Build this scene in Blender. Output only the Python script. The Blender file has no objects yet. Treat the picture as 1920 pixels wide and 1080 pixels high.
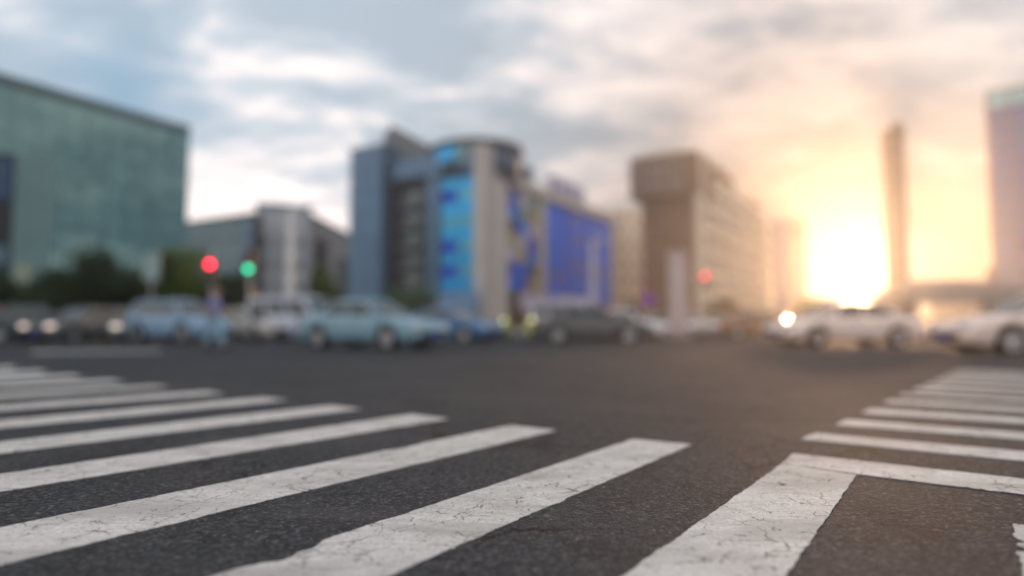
import bpy, bmesh, math, random
from mathutils import Vector, Matrix, noise
R = math.radians
random.seed(11)
S = bpy.context.scene
COL = S.collection

# ------------------------------------------------------------------ camera
F, CX, CY, HOR, CAMH = 1200.0, 960.0, 540.0, 612.0, 0.65
PITCH = math.atan((HOR - CY) / F)
cam_d = bpy.data.cameras.new('camera')
cam = bpy.data.objects.new('camera', cam_d)
COL.objects.link(cam)
cam.location = (0, 0, CAMH)
cam.rotation_euler = (R(90) + PITCH, 0, 0)
cam_d.sensor_width = 36
cam_d.lens = 36 * F / 1920
cam_d.clip_start = 0.02
cam_d.clip_end = 6000
cam_d.dof.use_dof = True
FOCUS = 2.3
BLUR = 31.0                       # blur disc at infinity, in 1920-px units
cam_d.dof.focus_distance = FOCUS
cam_d.dof.aperture_fstop = (cam_d.lens / 1000) / (BLUR / F * FOCUS)
S.camera = cam

# ------------------------------------------------------------------ sun and exposure
SUN_AZ, SUN_EL = math.atan((1612 - 960) / F), R(4.1)
sd = Vector((math.sin(SUN_AZ) * math.cos(SUN_EL), math.cos(SUN_AZ) * math.cos(SUN_EL), math.sin(SUN_EL)))
sun_d = bpy.data.lights.new('sun', 'SUN')
sun_d.energy = 5.0
sun_d.angle = R(6.0)
sun_d.color = (1.0, 0.57, 0.30)
sun = bpy.data.objects.new('sun', sun_d)
COL.objects.link(sun)
sun.rotation_euler = (-sd).to_track_quat('-Z', 'Y').to_euler()
sun.location = (40, 60, 60)
S.view_settings.view_transform = 'Standard'
S.view_settings.look = 'None'
S.view_settings.gamma = 1
S.view_settings.use_curve_mapping = False
S.view_settings.exposure = 0.0
S.render.engine = 'CYCLES'
c = S.cycles
c.use_denoising = True
c.max_bounces = 6
c.diffuse_bounces = 3
c.glossy_bounces = 3
c.transmission_bounces = 3
c.volume_bounces = 1
c.sample_clamp_indirect = 6
c.caustics_reflective = False
c.caustics_refractive = False


# ------------------------------------------------------------------ node helpers
class NT:
    def __init__(self, tree):
        self.t = tree
        tree.nodes.clear()

    def n(self, typ, **kw):
        nd = self.t.nodes.new(typ)
        for k, v in kw.items():
            if k.startswith('i_'):
                key = k[2:]
                key = int(key) if key.isdigit() else key.replace('_', ' ')
                self.set(nd.inputs[key], v)
            else:
                setattr(nd, k, v)
        return nd

    def set(self, sock, v):
        if isinstance(v, bpy.types.NodeSocket):
            self.t.links.new(v, sock)
        else:
            sock.default_value = v

    def math(self, op, a, b=None, c=None, clamp=False):
        nd = self.t.nodes.new('ShaderNodeMath')
        nd.operation = op
        nd.use_clamp = clamp
        self.set(nd.inputs[0], a)
        if b is not None:
            self.set(nd.inputs[1], b)
        if c is not None:
            self.set(nd.inputs[2], c)
        return nd.outputs[0]

    def vmath(self, op, a, b=None, out=0):
        nd = self.t.nodes.new('ShaderNodeVectorMath')
        nd.operation = op
        self.set(nd.inputs[0], a)
        if b is not None:
            self.set(nd.inputs[1], b)
        return nd.outputs[out]

    def mix(self, f, a, b, blend='MIX'):
        nd = self.t.nodes.new('ShaderNodeMix')
        nd.data_type = 'RGBA'
        nd.blend_type = blend
        self.set(nd.inputs[0], f)
        for s, v in ((6, a), (7, b)):
            if isinstance(v, (tuple, list)) and len(v) == 3:
                v = (*v, 1)
            self.set(nd.inputs[s], v)
        return nd.outputs[2]

    def ramp(self, f, stops, interp='LINEAR'):
        nd = self.t.nodes.new('ShaderNodeValToRGB')
        nd.color_ramp.interpolation = interp
        e = nd.color_ramp.elements
        while len(e) < len(stops):
            e.new(0.5)
        for i, (p, v) in enumerate(stops):
            e[i].position = p
            e[i].color = (v, v, v, 1) if not isinstance(v, tuple) else (*v, 1)
        self.set(nd.inputs[0], f)
        return nd.outputs[0]

    def noise(self, vec, scale, detail=4, rough=0.55, dist=0.0, out=0):
        nd = self.t.nodes.new('ShaderNodeTexNoise')
        self.set(nd.inputs['Vector'], vec)
        nd.inputs['Scale'].default_value = scale
        nd.inputs['Detail'].default_value = detail
        nd.inputs['Roughness'].default_value = rough
        nd.inputs['Distortion'].default_value = dist
        return nd.outputs[out]

    def vscale(self, vec, s):
        nd = self.t.nodes.new('ShaderNodeMapping')
        self.set(nd.inputs['Vector'], vec)
        nd.inputs['Scale'].default_value = s
        return nd.outputs[0]


# ------------------------------------------------------------------ world: low sun behind broken cloud
W = bpy.data.worlds.new('World')
S.world = W
W.use_nodes = True
t = NT(W.node_tree)
geo = t.n('ShaderNodeTexCoord').outputs['Generated']
sky = t.n('ShaderNodeTexSky', sky_type='NISHITA', sun_disc=False)
sky.sun_elevation = SUN_EL
sky.sun_rotation = SUN_AZ
sky.altitude = 50
sky.air_density = 1.2
sky.dust_density = 2.0
nrm = t.vmath('NORMALIZE', geo)
sep = t.n('ShaderNodeSeparateXYZ', i_0=nrm)
X, Y, Z = sep.outputs
zz = t.math('MAXIMUM', Z, 0.0)
den = t.math('ADD', zz, 0.16)
COFF = (-4.6, 2.9)
cmb = t.n('ShaderNodeCombineXYZ', i_0=t.math('ADD', t.math('DIVIDE', X, den), COFF[0]), i_1=t.math('ADD', t.math('DIVIDE', Y, den), COFF[1]), i_2=0.3)
pl = cmb.outputs[0]
big = t.noise(pl, 0.9, 6, 0.56, 0.35)
fine = t.noise(t.vscale(pl, (1.0, 1.7, 1.0)), 2.6, 6, 0.6, 0.5)
cl = t.math('ADD', t.math('MULTIPLY', big, 0.62), t.math('MULTIPLY', fine, 0.38))
cover = t.ramp(t.noise(pl, 0.55, 4, 0.5, 0.2), [(0.30, 0.0), (0.40, 1.0)])
shade = t.ramp(cl, [(0.44, (1.0, 0.88, 0.83)), (0.485, (0.76, 0.70, 0.69)), (0.52, (0.50, 0.53, 0.57)), (0.57, (0.34, 0.40, 0.46))])
dotn = t.vmath('DOT_PRODUCT', nrm, tuple(sd), out=1)
ang = t.math('ARCCOSINE', t.math('MINIMUM', dotn, 0.99999))
def gauss(a, w):
    q = t.math('DIVIDE', a, w)
    return t.math('EXPONENT', t.math('MULTIPLY', t.math('MULTIPLY', q, q), -1.0))
def expf(a, w):
    return t.math('EXPONENT', t.math('MULTIPLY', a, -1.0 / w))
# Nishita blended with the pale blue of the gaps; all values are in "strength 0.1" units
sk = t.t.nodes.new('ShaderNodeVectorMath'); sk.operation = 'SCALE'
t.t.links.new(sky.outputs[0], sk.inputs[0]); sk.inputs[3].default_value = 0.7
blue = t.mix(0.75, sk.outputs[0], (3.9, 6.1, 8.2))
cs = t.t.nodes.new('ShaderNodeVectorMath'); cs.operation = 'SCALE'
t.t.links.new(shade, cs.inputs[0]); cs.inputs[3].default_value = 15.3
warm = t.math('ADD', t.math('MULTIPLY', expf(ang, 0.32), 1.0), 0.0)
gd = Vector(((215 - 960) / 1200, 1.0, (612 - 175) / 1200)).normalized()
ang3 = t.math('ARCCOSINE', t.math('MINIMUM', t.vmath('DOT_PRODUCT', nrm, tuple(gd), out=1), 0.99999))
gap = t.math('MULTIPLY', gauss(ang3, 0.10), 1.0)
cover = t.math('MULTIPLY', cover, t.math('SUBTRACT', 1.0, gap))
base = t.mix(t.math('MULTIPLY', cover, 0.92), blue, cs.outputs[0])
# low band: the cloud thins out towards the horizon on the sun's side
lowb = t.math('MULTIPLY', t.ramp(zz, [(0.0, 1.0), (0.10, 0.75), (0.24, 0.0)]), t.ramp(ang, [(0.0, 1.0), (0.30, 0.75), (0.75, 0.0)]), clamp=True)
base = t.mix(t.math('MULTIPLY', lowb, 0.85), base, (4.6, 3.7, 2.9))
g1 = t.vmath('MULTIPLY', t.n('ShaderNodeCombineXYZ', i_0=1.0, i_1=0.78, i_2=0.46).outputs[0], (1, 1, 1))
def addglow(cur, col, amt):
    v = t.n('ShaderNodeCombineXYZ', i_0=col[0], i_1=col[1], i_2=col[2]).outputs[0]
    s_ = t.t.nodes.new('ShaderNodeVectorMath'); s_.operation = 'SCALE'
    t.t.links.new(v, s_.inputs[0]); t.t.links.new(amt, s_.inputs[3])
    return t.vmath('ADD', cur, s_.outputs[0])
dimk = t.math('SUBTRACT', 1.0, t.math('MULTIPLY', gauss(ang, 0.46), 0.80))
dm = t.t.nodes.new('ShaderNodeVectorMath'); dm.operation = 'SCALE'
t.t.links.new(base, dm.inputs[0]); t.t.links.new(dimk, dm.inputs[3])
base = dm.outputs[0]
azd = t.math('ARCTAN2', X, Y)
band = t.math('MULTIPLY', gauss(t.math('SUBTRACT', azd, SUN_AZ), 0.42), expf(zz, 0.085))
base = addglow(base, (3.2, 1.9, .9), band)
base = addglow(base, (13, 11, 8), gauss(ang, 0.055))
base = addglow(base, (2.0, 1.3, .7), gauss(ang, 0.20))
# the bright opening in the cloud at the upper right
ud = Vector((0.62, 0.78, 0.36)).normalized()
ang2 = t.math('ARCCOSINE', t.math('MINIMUM', t.vmath('DOT_PRODUCT', nrm, tuple(ud), out=1), 0.99999))
base = addglow(base, (2.6, 2.4, 2.2), gauss(ang2, 0.16))
bg = t.n('ShaderNodeBackground', i_0=base, i_1=0.1)
out = t.n('ShaderNodeOutputWorld', i_0=bg.outputs[0])
W.cycles.sampling_method = 'AUTOMATIC'


# ------------------------------------------------------------------ picture-to-place helpers (measuring only)
cp, sp_ = math.cos(PITCH), math.sin(PITCH)
def ray(x, y):
    u, v = (x - CX) / F, (CY - y) / F
    return Vector((u, cp - v * sp_, sp_ + v * cp))
def at(x, y, d):
    r = ray(x, y)
    return Vector((r.x * d / r.y, d, CAMH + r.z * d / r.y))
def gp(x, y, z=0.0):
    r = ray(x, y)
    k = (z - CAMH) / r.z
    return Vector((r.x * k, r.y * k, z))
def gx(x, d):
    return at(x, HOR, d).x
def hz(y, d):
    return at(CX, y, d).z
AZ = R(31)
DB = Vector((math.sin(AZ), math.cos(AZ), 0))       # away from the camera, to the right
DA = Vector((-math.cos(AZ), math.sin(AZ), 0))      # away from the camera, to the left
def along(P, D, x):
    """distance s so that P + s D appears at column x"""
    k = (x - CX) / F
    # (Px + s Dx) = k' (Py + s Dy) with k' corrected for pitch at horizon
    r = ray(x, HOR); k = r.x / r.y
    return (k * P.y - P.x) / (D.x - k * D.y)


# ------------------------------------------------------------------ materials
MATS = {}
def mat(name):
    m = bpy.data.materials.new(name)
    m.use_nodes = True
    return m, NT(m.node_tree)
def finish(tn, bsdf):
    tn.n('ShaderNodeOutputMaterial', i_0=bsdf)
def plain(name, col, rough=0.6, metal=0.0, coat=0.0, emit=None, es=0.0, var=0.12, vs=1.5, spec=0.5, bump=0.0):
    if name in MATS:
        return MATS[name]
    m, tn = mat(name)
    pos = tn.n('ShaderNodeTexCoord').outputs['Object']
    nz = tn.noise(pos, vs, 5, 0.6)
    k = tn.ramp(nz, [(0.3, 1 - var), (0.7, 1 + var)])
    colr = tn.mix(1.0, col, k, 'MULTIPLY')
    rr = tn.ramp(tn.noise(pos, vs * 4, 3), [(0.3, max(0.02, rough - 0.06)), (0.7, min(1, rough + 0.06))])
    b = tn.n('ShaderNodeBsdfPrincipled', i_Base_Color=colr, i_Roughness=rr, i_Metallic=metal, i_Coat_Weight=coat)
    b.inputs['Specular IOR Level'].default_value = spec
    if emit:
        b.inputs['Emission Color'].default_value = (*emit, 1)
        b.inputs['Emission Strength'].default_value = es
    if bump:
        bp = tn.n('ShaderNodeBump', i_Strength=bump, i_Height=tn.noise(pos, vs * 12, 4), i_Distance=0.02)
        tn.set(b.inputs['Normal'], bp.outputs[0])
    finish(tn, b.outputs[0])
    MATS[name] = m
    return m
def glass(name, col, rough=0.08, metal=0.6, wav=0.02):
    if name in MATS:
        return MATS[name]
    m, tn = mat(name)
    pos = tn.n('ShaderNodeNewGeometry').outputs['Position']
    oi = tn.n('ShaderNodeObjectInfo').outputs['Random']
    k = tn.ramp(oi, [(0.0, 0.92), (1.0, 1.08)])
    colr = tn.mix(1.0, col, k, 'MULTIPLY')
    bp = tn.n('ShaderNodeBump', i_Strength=wav * 10, i_Height=tn.noise(pos, 0.35, 2), i_Distance=0.3)
    b = tn.n('ShaderNodeBsdfPrincipled', i_Base_Color=colr, i_Roughness=rough, i_Metallic=metal, i_Normal=bp.outputs[0])
    finish(tn, b.outputs[0])
    MATS[name] = m
    return m

def asphalt():
    m, tn = mat('asphalt')
    pos = tn.n('ShaderNodeNewGeometry').outputs['Position']
    agg = tn.t.nodes.new('ShaderNodeTexVoronoi'); agg.inputs['Scale'].default_value = 88
    tn.set(agg.inputs['Vector'], tn.vmath('ADD', pos, tn.vmath('SCALE', tn.noise(pos, 60, 2, out=1), None)))
    tn.t.nodes[-2].inputs[3].default_value = 0.006 if tn.t.nodes[-2].type == 'VECT_MATH' else 0
    stone = tn.n('ShaderNodeSeparateColor', i_0=agg.outputs['Color'])
    med = tn.noise(pos, 26, 5, 0.65)
    f2 = tn.noise(pos, 180, 3, 0.7)
    bigp = tn.noise(pos, 0.55, 5, 0.6, 0.4)
    patch = tn.noise(tn.vscale(pos, (1, 0.35, 1)), 1.7, 6, 0.62, 0.6)
    c0 = tn.mix(tn.ramp(bigp, [(0.32, 0.0), (0.68, 1.0)]), (0.021, 0.026, 0.033), (0.046, 0.052, 0.060))
    c0 = tn.mix(tn.ramp(patch, [(0.52, 0.0), (0.72, 0.5)]), c0, (0.075, 0.066, 0.056))
    c1 = tn.mix(tn.ramp(stone.outputs[0], [(0.0, 0.0), (0.5, 0.10), (0.8, 0.45), (0.98, 1.0)]), c0, (0.118, 0.124, 0.134))
    c1 = tn.mix(tn.ramp(stone.outputs[1], [(0.985, 0.0), (0.998, .8)]), c1, (0.24, 0.22, 0.19))
    pits = tn.ramp(med, [(0.34, 1.0), (0.45, 0.0)])
    c2 = tn.mix(tn.math('MULTIPLY', pits, 0.7), c1, (0.012, 0.012, 0.014))
    c2 = tn.mix(tn.ramp(f2, [(0.4, 0.35), (0.6, 0.0)]), c2, (0.015, 0.015, 0.017))
    # tar-sealed cracks, dark oily stains and polished wheel tracks
    wob = tn.t.nodes.new('ShaderNodeVectorMath'); wob.operation = 'MULTIPLY_ADD'
    tn.set(wob.inputs[0], tn.noise(pos, 3.0, 5, 0.65, out=1)); wob.inputs[1].default_value = (0.5, 0.5, 0); tn.set(wob.inputs[2], pos)
    vc = tn.t.nodes.new('ShaderNodeTexVoronoi'); vc.feature = 'DISTANCE_TO_EDGE'; vc.inputs['Scale'].default_value = 0.75
    tn.set(vc.inputs['Vector'], wob.outputs[0])
    ck = tn.math('MULTIPLY', tn.ramp(vc.outputs[0], [(0.004, 1.0), (0.010, 0.0)]), tn.ramp(tn.noise(pos, 0.9, 3), [(0.46, 0.0), (0.54, 1.0)]))
    c2 = tn.mix(tn.math('MULTIPLY', ck, 0.8), c2, (0.012, 0.012, 0.013))
    st = tn.ramp(tn.noise(tn.vmath('ADD', pos, (4.2, 9.1, 0)), 1.15, 5, 0.6, 0.7), [(0.60, 0.0), (0.70, 0.55)])
    c2 = tn.mix(st, c2, (0.016, 0.017, 0.019))
    lt = tn.ramp(tn.noise(tn.vscale(tn.vmath('ADD', pos, (2.0, 1.3, 0)), (0.35, 1.0, 1)), 1.6, 6, 0.65, 0.5), [(0.56, 0.0), (0.68, 0.45)])
    c2 = tn.mix(lt, c2, (0.105, 0.102, 0.098))
    h = tn.math('ADD', tn.math('MULTIPLY', med, 0.8), tn.math('MULTIPLY', tn.ramp(agg.outputs['Distance'], [(0.0, 1.0), (0.8, 0.0)]), 0.45))
    h = tn.math('ADD', h, tn.math('MULTIPLY', f2, 0.15))
    bp = tn.n('ShaderNodeBump', i_Strength=0.9, i_Height=h, i_Distance=0.010)
    b = tn.n('ShaderNodeBsdfPrincipled', i_Base_Color=c2, i_Roughness=0.82, i_Normal=bp.outputs[0])
    b.inputs['Specular IOR Level'].default_value = 0.08
    finish(tn, b.outputs[0])
    return m

def road_paint():
    m, tn = mat('worn_road_paint')
    pos = tn.n('ShaderNodeNewGeometry').outputs['Position']
    rnd = tn.n('ShaderNodeObjectInfo').outputs['Random']
    pos0 = pos
    pos = tn.vmath('ADD', pos, tn.n('ShaderNodeCombineXYZ', i_0=tn.math('MULTIPLY', rnd, 40), i_1=tn.math('MULTIPLY', rnd, 23), i_2=0.0).outputs[0])
    wob = tn.noise(pos, 9, 4, 0.6, out=1)
    wv = tn.t.nodes.new('ShaderNodeVectorMath'); wv.operation = 'MULTIPLY_ADD'
    tn.set(wv.inputs[0], wob); wv.inputs[1].default_value = (0.12, 0.12, 0); tn.set(wv.inputs[2], pos)
    wpos = wv.outputs[0]
    def cracks(scale, w, seedoff):
        v = tn.t.nodes.new('ShaderNodeTexVoronoi'); v.feature = 'DISTANCE_TO_EDGE'
        v.inputs['Scale'].default_value = scale
        tn.set(v.inputs['Vector'], tn.vmath('ADD', wpos, (seedoff, seedoff * 2, 0)))
        return tn.ramp(v.outputs[0], [(0.0, 1.0), (w, 0.0)])
    maskA = tn.ramp(tn.noise(pos, 3.2, 4, 0.7), [(0.47, 0.0), (0.58, 1.0)])
    maskB = tn.ramp(tn.noise(tn.vmath('ADD', pos, (7, 3, 0)), 14, 3, 0.6), [(0.50, 0.0), (0.58, 1.0)])
    cr = tn.math('MULTIPLY', cracks(5.5, 0.016, 0.0), tn.math('MULTIPLY', maskA, 1.0))
    cr2 = tn.math('MULTIPLY', cracks(15.0, 0.035, 3.0), tn.math('MULTIPLY', maskB, maskA))
    cr3 = tn.math('MULTIPLY', cracks(9.0, 0.022, 9.0), maskB)
    crack = tn.math('MAXIMUM', tn.math('MAXIMUM', cr, cr2), cr3)
    chips = tn.ramp(tn.noise(pos, 42, 3, 0.7), [(0.66, 0.0), (0.70, 1.0)])
    chips = tn.math('MULTIPLY', chips, tn.ramp(tn.noise(pos, 2.1, 3), [(0.45, 0.0), (0.62, 1.0)]))
    wear = tn.noise(pos, 5, 6, 0.7, 0.5)
    fine_ = tn.noise(pos, 70, 4, 0.75)
    streak = tn.noise(tn.vscale(pos, (1, 6, 1)), 7, 5, 0.65)
    c0 = tn.mix(tn.ramp(wear, [(0.35, 0.0), (0.65, 1.0)]), (0.53, 0.53, 0.51), (0.71, 0.71, 0.685))
    c0 = tn.mix(tn.ramp(streak, [(0.40, 0.5), (0.56, 0.0)]), c0, (0.52, 0.50, 0.475))
    c0 = tn.mix(tn.ramp(fine_, [(0.36, 0.55), (0.52, 0.0)]), c0, (0.32, 0.31, 0.30))
    dirt = tn.ramp(tn.noise(pos, 130, 2, 0.5), [(0.60, 0.0), (0.72, 0.6)])
    c0 = tn.mix(dirt, c0, (0.16, 0.155, 0.15))
    scuff = tn.ramp(tn.noise(tn.vscale(pos, (0.5, 1.6, 1)), 1.8, 5, 0.7, 0.8), [(0.46, 0.0), (0.64, 0.75)])
    c0 = tn.mix(scuff, c0, (0.36, 0.35, 0.335))
    c0 = tn.mix(chips, c0, (0.10, 0.10, 0.10))
    c0 = tn.mix(crack, c0, (0.045, 0.045, 0.048))
    h = tn.math('SUBTRACT', tn.math('ADD', tn.math('MULTIPLY', fine_, 0.5), tn.math('MULTIPLY', wear, 0.6)), tn.math('ADD', crack, tn.math('MULTIPLY', chips, 0.4)))
    bp = tn.n('ShaderNodeBump', i_Strength=0.5, i_Height=h, i_Distance=0.006)
    b = tn.n('ShaderNodeBsdfPrincipled', i_Base_Color=c0, i_Roughness=0.8, i_Normal=bp.outputs[0])
    b.inputs['Specular IOR Level'].default_value = 0.3
    finish(tn, b.outputs[0])
    return m

def leaf_mat(name, a, bcol):
    if name in MATS:
        return MATS[name]
    m, tn = mat(name)
    pos = tn.n('ShaderNodeNewGeometry').outputs['Position']
    k = tn.ramp(tn.noise(pos, 1.1, 3), [(0.35, 0.0), (0.65, 1.0)])
    colr = tn.mix(k, a, bcol)
    d = tn.n('ShaderNodeBsdfPrincipled', i_Base_Color=colr, i_Roughness=0.6)
    tr = tn.n('ShaderNodeBsdfTranslucent', i_Color=colr)
    mx = tn.n('ShaderNodeMixShader', i_0=0.3, i_1=d.outputs[0], i_2=tr.outputs[0])
    finish(tn, mx.outputs[0])
    MATS[name] = m
    return m

ASPH, PAINT = asphalt(), road_paint()
M_CONC = plain('concrete', (0.33, 0.32, 0.30), 0.8, vs=0.6, bump=0.3)
M_PAVE = plain('paving', (0.24, 0.23, 0.22), 0.85, vs=0.8, bump=0.3)
M_KERB = plain('kerb_stone', (0.36, 0.35, 0.33), 0.8)
M_BEIGE = plain('beige_cladding', (0.52, 0.485, 0.45), 0.7, vs=0.3)
M_GREY = plain('grey_cladding', (0.30, 0.31, 0.33), 0.6, vs=0.3)
M_SLATE = plain('slate_cladding', (0.05, 0.10, 0.16), 0.7, vs=0.3)
M_DARK = plain('dark_frame', (0.022, 0.027, 0.035), 0.5, spec=.25)
M_BROWN = plain('brown_cladding', (0.17, 0.10, 0.07), 0.6, vs=0.3)
M_CREAM = plain('cream_cladding', (0.64, 0.54, 0.43), 0.65, vs=0.3)
M_TEALG = glass('teal_glass', (0.11, 0.19, 0.19), 0.05, 0.9)
M_TEALD = glass('dark_teal_glass', (0.07, 0.12, 0.14), 0.12, 0.8)
M_CYAN = glass('cyan_glass', (0.0, 0.45, 0.90), 0.3, 0.2)
M_NAVY = plain('deep_blue_panel', (0.005, 0.08, 0.60), 0.7, spec=.15)
M_BLUEP = plain('blue_panel', (0.004, 0.19, 0.90), 0.75, spec=.15)
M_WING = glass('blue_grey_glass', (0.075, 0.16, 0.26), 0.3, 0.4)
M_WGREEN = glass('green_grey_glass', (0.09, 0.13, 0.13), 0.15, 0.5)
M_BROWNG = glass('brown_glass', (0.16, 0.13, 0.12), 0.15, 0.6)
M_WARMG = glass('warm_glass', (0.55, 0.46, 0.36), 0.2, 0.5)
M_SKYG = glass('sky_blue_glass', (0.04, 0.11, 0.28), 0.3, 0.4)
M_WHITE = plain('white_paint', (0.72, 0.72, 0.72), 0.5)
M_LILAC = plain('lilac_white_sign', (0.55, 0.53, 0.66), 0.4)
M_POLE = plain('galvanised_steel', (0.42, 0.43, 0.44), 0.45, 0.4)
M_BLACK = plain('black_plastic', (0.02, 0.02, 0.022), 0.5)
M_RUB = plain('tyre_rubber', (0.02, 0.02, 0.02), 0.85)
M_RIM = plain('alloy_rim', (0.45, 0.45, 0.46), 0.3, 0.8)
M_CGLASS = plain('car_glass', (0.03, 0.04, 0.045), 0.06, 0.0, 0.0, var=0.0, spec=0.6)
M_BARK = plain('bark', (0.06, 0.045, 0.032), 0.9, bump=0.5)


# ------------------------------------------------------------------ mesh builder
class MB:
    def __init__(self):
        self.v, self.f = [], []
    def add(self, vs, fs):
        o = len(self.v)
        self.v += [tuple(p) for p in vs]
        self.f += [tuple(i + o for i in q) for q in fs]
        return self
    def box(self, c, s, rz=0.0):
        hx, hy, hz_ = s[0] / 2, s[1] / 2, s[2] / 2
        ca, sa = math.cos(rz), math.sin(rz)
        vs = []
        for z in (-hz_, hz_):
            for x, y in ((-hx, -hy), (hx, -hy), (hx, hy), (-hx, hy)):
                vs.append((c[0] + x * ca - y * sa, c[1] + x * sa + y * ca, c[2] + z))
        return self.add(vs, [(0, 3, 2, 1), (4, 5, 6, 7), (0, 1, 5, 4), (1, 2, 6, 5), (2, 3, 7, 6), (3, 0, 4, 7)])
    def prism(self, pts, z0, z1):
        n = len(pts)
        vs = [(p[0], p[1], z0) for p in pts] + [(p[0], p[1], z1) for p in pts]
        fs = [tuple(reversed(range(n))), tuple(range(n, 2 * n))]
        for i in range(n):
            j = (i + 1) % n
            fs.append((i, j, n + j, n + i))
        return self.add(vs, fs)
    def tube(self, a, b, r0, r1=None, n=10, cap=True):
        a, b = Vector(a), Vector(b)
        r1 = r0 if r1 is None else r1
        d = (b - a).normalized()
        u = d.orthogonal().normalized()
        w = d.cross(u)
        vs = []
        for P, r in ((a, r0), (b, r1)):
            for i in range(n):
                q = 2 * math.pi * i / n
                vs.append(P + (u * math.cos(q) + w * math.sin(q)) * r)
        fs = [(i, (i + 1) % n, n + (i + 1) % n, n + i) for i in range(n)]
        if cap:
            fs += [tuple(reversed(range(n))), tuple(range(n, 2 * n))]
        return self.add(vs, fs)
    def mesh(self, name, m, smooth=False):
        me = bpy.data.meshes.new(name)
        me.from_pydata(self.v, [], self.f)
        me.validate()
        bm = bmesh.new(); bm.from_mesh(me)
        bmesh.ops.recalc_face_normals(bm, faces=bm.faces)
        bm.to_mesh(me); bm.free()
        me.materials.append(m)
        if smooth:
            for p in me.polygons:
                p.use_smooth = True
        return me
    def build(self, name, m, parent=None, smooth=False, loc=None):
        return link(name, self.mesh(name, m, smooth), parent, loc)

def link(name, me, parent=None, loc=None, rz=0.0):
    o = bpy.data.objects.new(name, me)
    COL.objects.link(o)
    if parent:
        o.parent = parent
    if loc is not None:
        o.location = loc
    o.rotation_euler.z = rz
    return o
def thing(name, label, cat, loc=(0, 0, 0), rz=0.0, group=None):
    o = link(name, None, None, loc, rz)
    o.empty_display_size = 0.3
    o['label'] = label
    o['category'] = cat
    if group:
        o['group'] = group
    return o
def tag(o, label=None, cat=None, group=None, kind=None):
    if label: o['label'] = label
    if cat: o['category'] = cat
    if group: o['group'] = group
    if kind: o['kind'] = kind
    return o
def copy_tree(o, parent=None):
    n = o.copy(); COL.objects.link(n); n.parent = parent
    for ch in list(o.children):
        copy_tree(ch, n)
    return n


# ================================================================== GROUND, ROAD, MARKINGS
g = MB().add([(-1500, -400, -0.03), (1500, -400, -0.03), (1500, 2500, -0.03), (-1500, 2500, -0.03)], [(0, 1, 2, 3)])
tag(g.build('ground', M_PAVE), kind='structure')
road = MB().add([(-130, -20, 0), (130, -20, 0), (130, 190, 0), (-130, 190, 0)], [(0, 1, 2, 3)]).build('road', ASPH)
tag(road, kind='structure')

def ragged(poly, amp, step, seed, chips=()):
    """world polygon -> outline with small irregularities"""
    out_ = []
    n = len(poly)
    cen = sum(poly, Vector()) / n
    for i in range(n):
        a, b = poly[i], poly[(i + 1) % n]
        L = (b - a).length
        st = step * max(1.0, a.y / 3.5)
        k = max(2, int(L / st))
        k = min(k, 700)
        d = (b - a).normalized()
        nr = Vector((-d.y, d.x, 0))
        for j in range(k):
            p = a + (b - a) * (j / k)
            e = noise.noise(Vector((p.x * 14, p.y * 14, seed))) * 0.7 + noise.noise(Vector((p.x * 50, p.y * 50, seed + 5))) * 0.5
            e += 1.3 * max(0, noise.noise(Vector((p.x * 4, p.y * 4, seed + 9))) - 0.30) * (1 if j else 0)
            if j == 0: e *= 0.3
            q = p + nr * (e * amp)
            for (cx_, cy_, r, dep) in chips:
                dd = (Vector((cx_, cy_, 0)) - p).length
                if dd < r:
                    inw = nr if (cen - p).dot(nr) > 0 else -nr
                    q = q + inw * dep * (1 - (dd / r) ** 3)
            out_.append(q)
    return out_

def marking(name, pix, seed, world=False, chips=(), amp=0.009, z=0.003):
    poly = [gp(x, y) for x, y in pix]
    pts = ragged(poly, amp, 0.018, seed, [(gp(a, b).x, gp(a, b).y, r, dd) for a, b, r, dd in chips])
    bm = bmesh.new()
    top = [bm.verts.new((p.x, p.y, z)) for p in pts]
    f = bm.faces.new(top)
    if f.normal.z < 0 or True:
        bm.normal_update()
        if f.normal.z < 0:
            f.normal_flip()
    low = [bm.verts.new((p.x, p.y, 0.0004)) for p in pts]
    n = len(pts)
    for i in range(n):
        j = (i + 1) % n
        bm.faces.new((top[i], low[i], low[j], top[j]))
    bmesh.ops.triangulate(bm, faces=[f])
    bmesh.ops.recalc_face_normals(bm, faces=bm.faces)
    me = bpy.data.meshes.new(name)
    bm.to_mesh(me); bm.free()
    me.materials.append(PAINT)
    return link(name, me, road)

def ext(p, q, x):
    s = (q[1] - p[1]) / (q[0] - p[0])
    return (x, p[1] + s * (x - p[0]))

left = [  # y(top, x=0), apex, tip, y(bottom, x=0)
    (990, (957, 798), (1042, 807.5), 1061, [(775, 837, 0.10, 0.022), (735, 840, .08, .02)]),
    (890, (771, 777), (842, 785.5), 923, [(728, 803, 0.10, 0.02)]),
    (829, (619, 760), (677, 767), 851, []),
    (788.5, (493, 745.5), (540, 750.5), 803.5, []),
    (760, (385, 733.5), (422, 738), 770, []),
    (739.5, (290, 722), (320, 726), 747, []),
    (723, (207, 711.5), (235, 716.5), 729, []),
    (708.5, (133, 702.5), (158, 707.5), 715.5, []),
    (698, (72, 694), (92, 699), 705, []),
    (688, (18, 686), (33, 691), 694, []),
]
marking('crosswalk_stripe', [ext((405, 1080), (1187, 824), 180), (1187, 824), (1296, 834), ext((730, 1080), (1296, 834), 560)], 1.0,
        chips=[(545, 1033, .10, .035), (490, 1045, .08, .02), (1000, 975, .05, .01)])
for i, (yt, ap, tp, yb, ch) in enumerate(left):
    marking('crosswalk_stripe', [ext((0, yt), ap, -900), ap, tp, ext((0, yb), tp, -900)], 2.0 + i, chips=ch)
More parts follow.
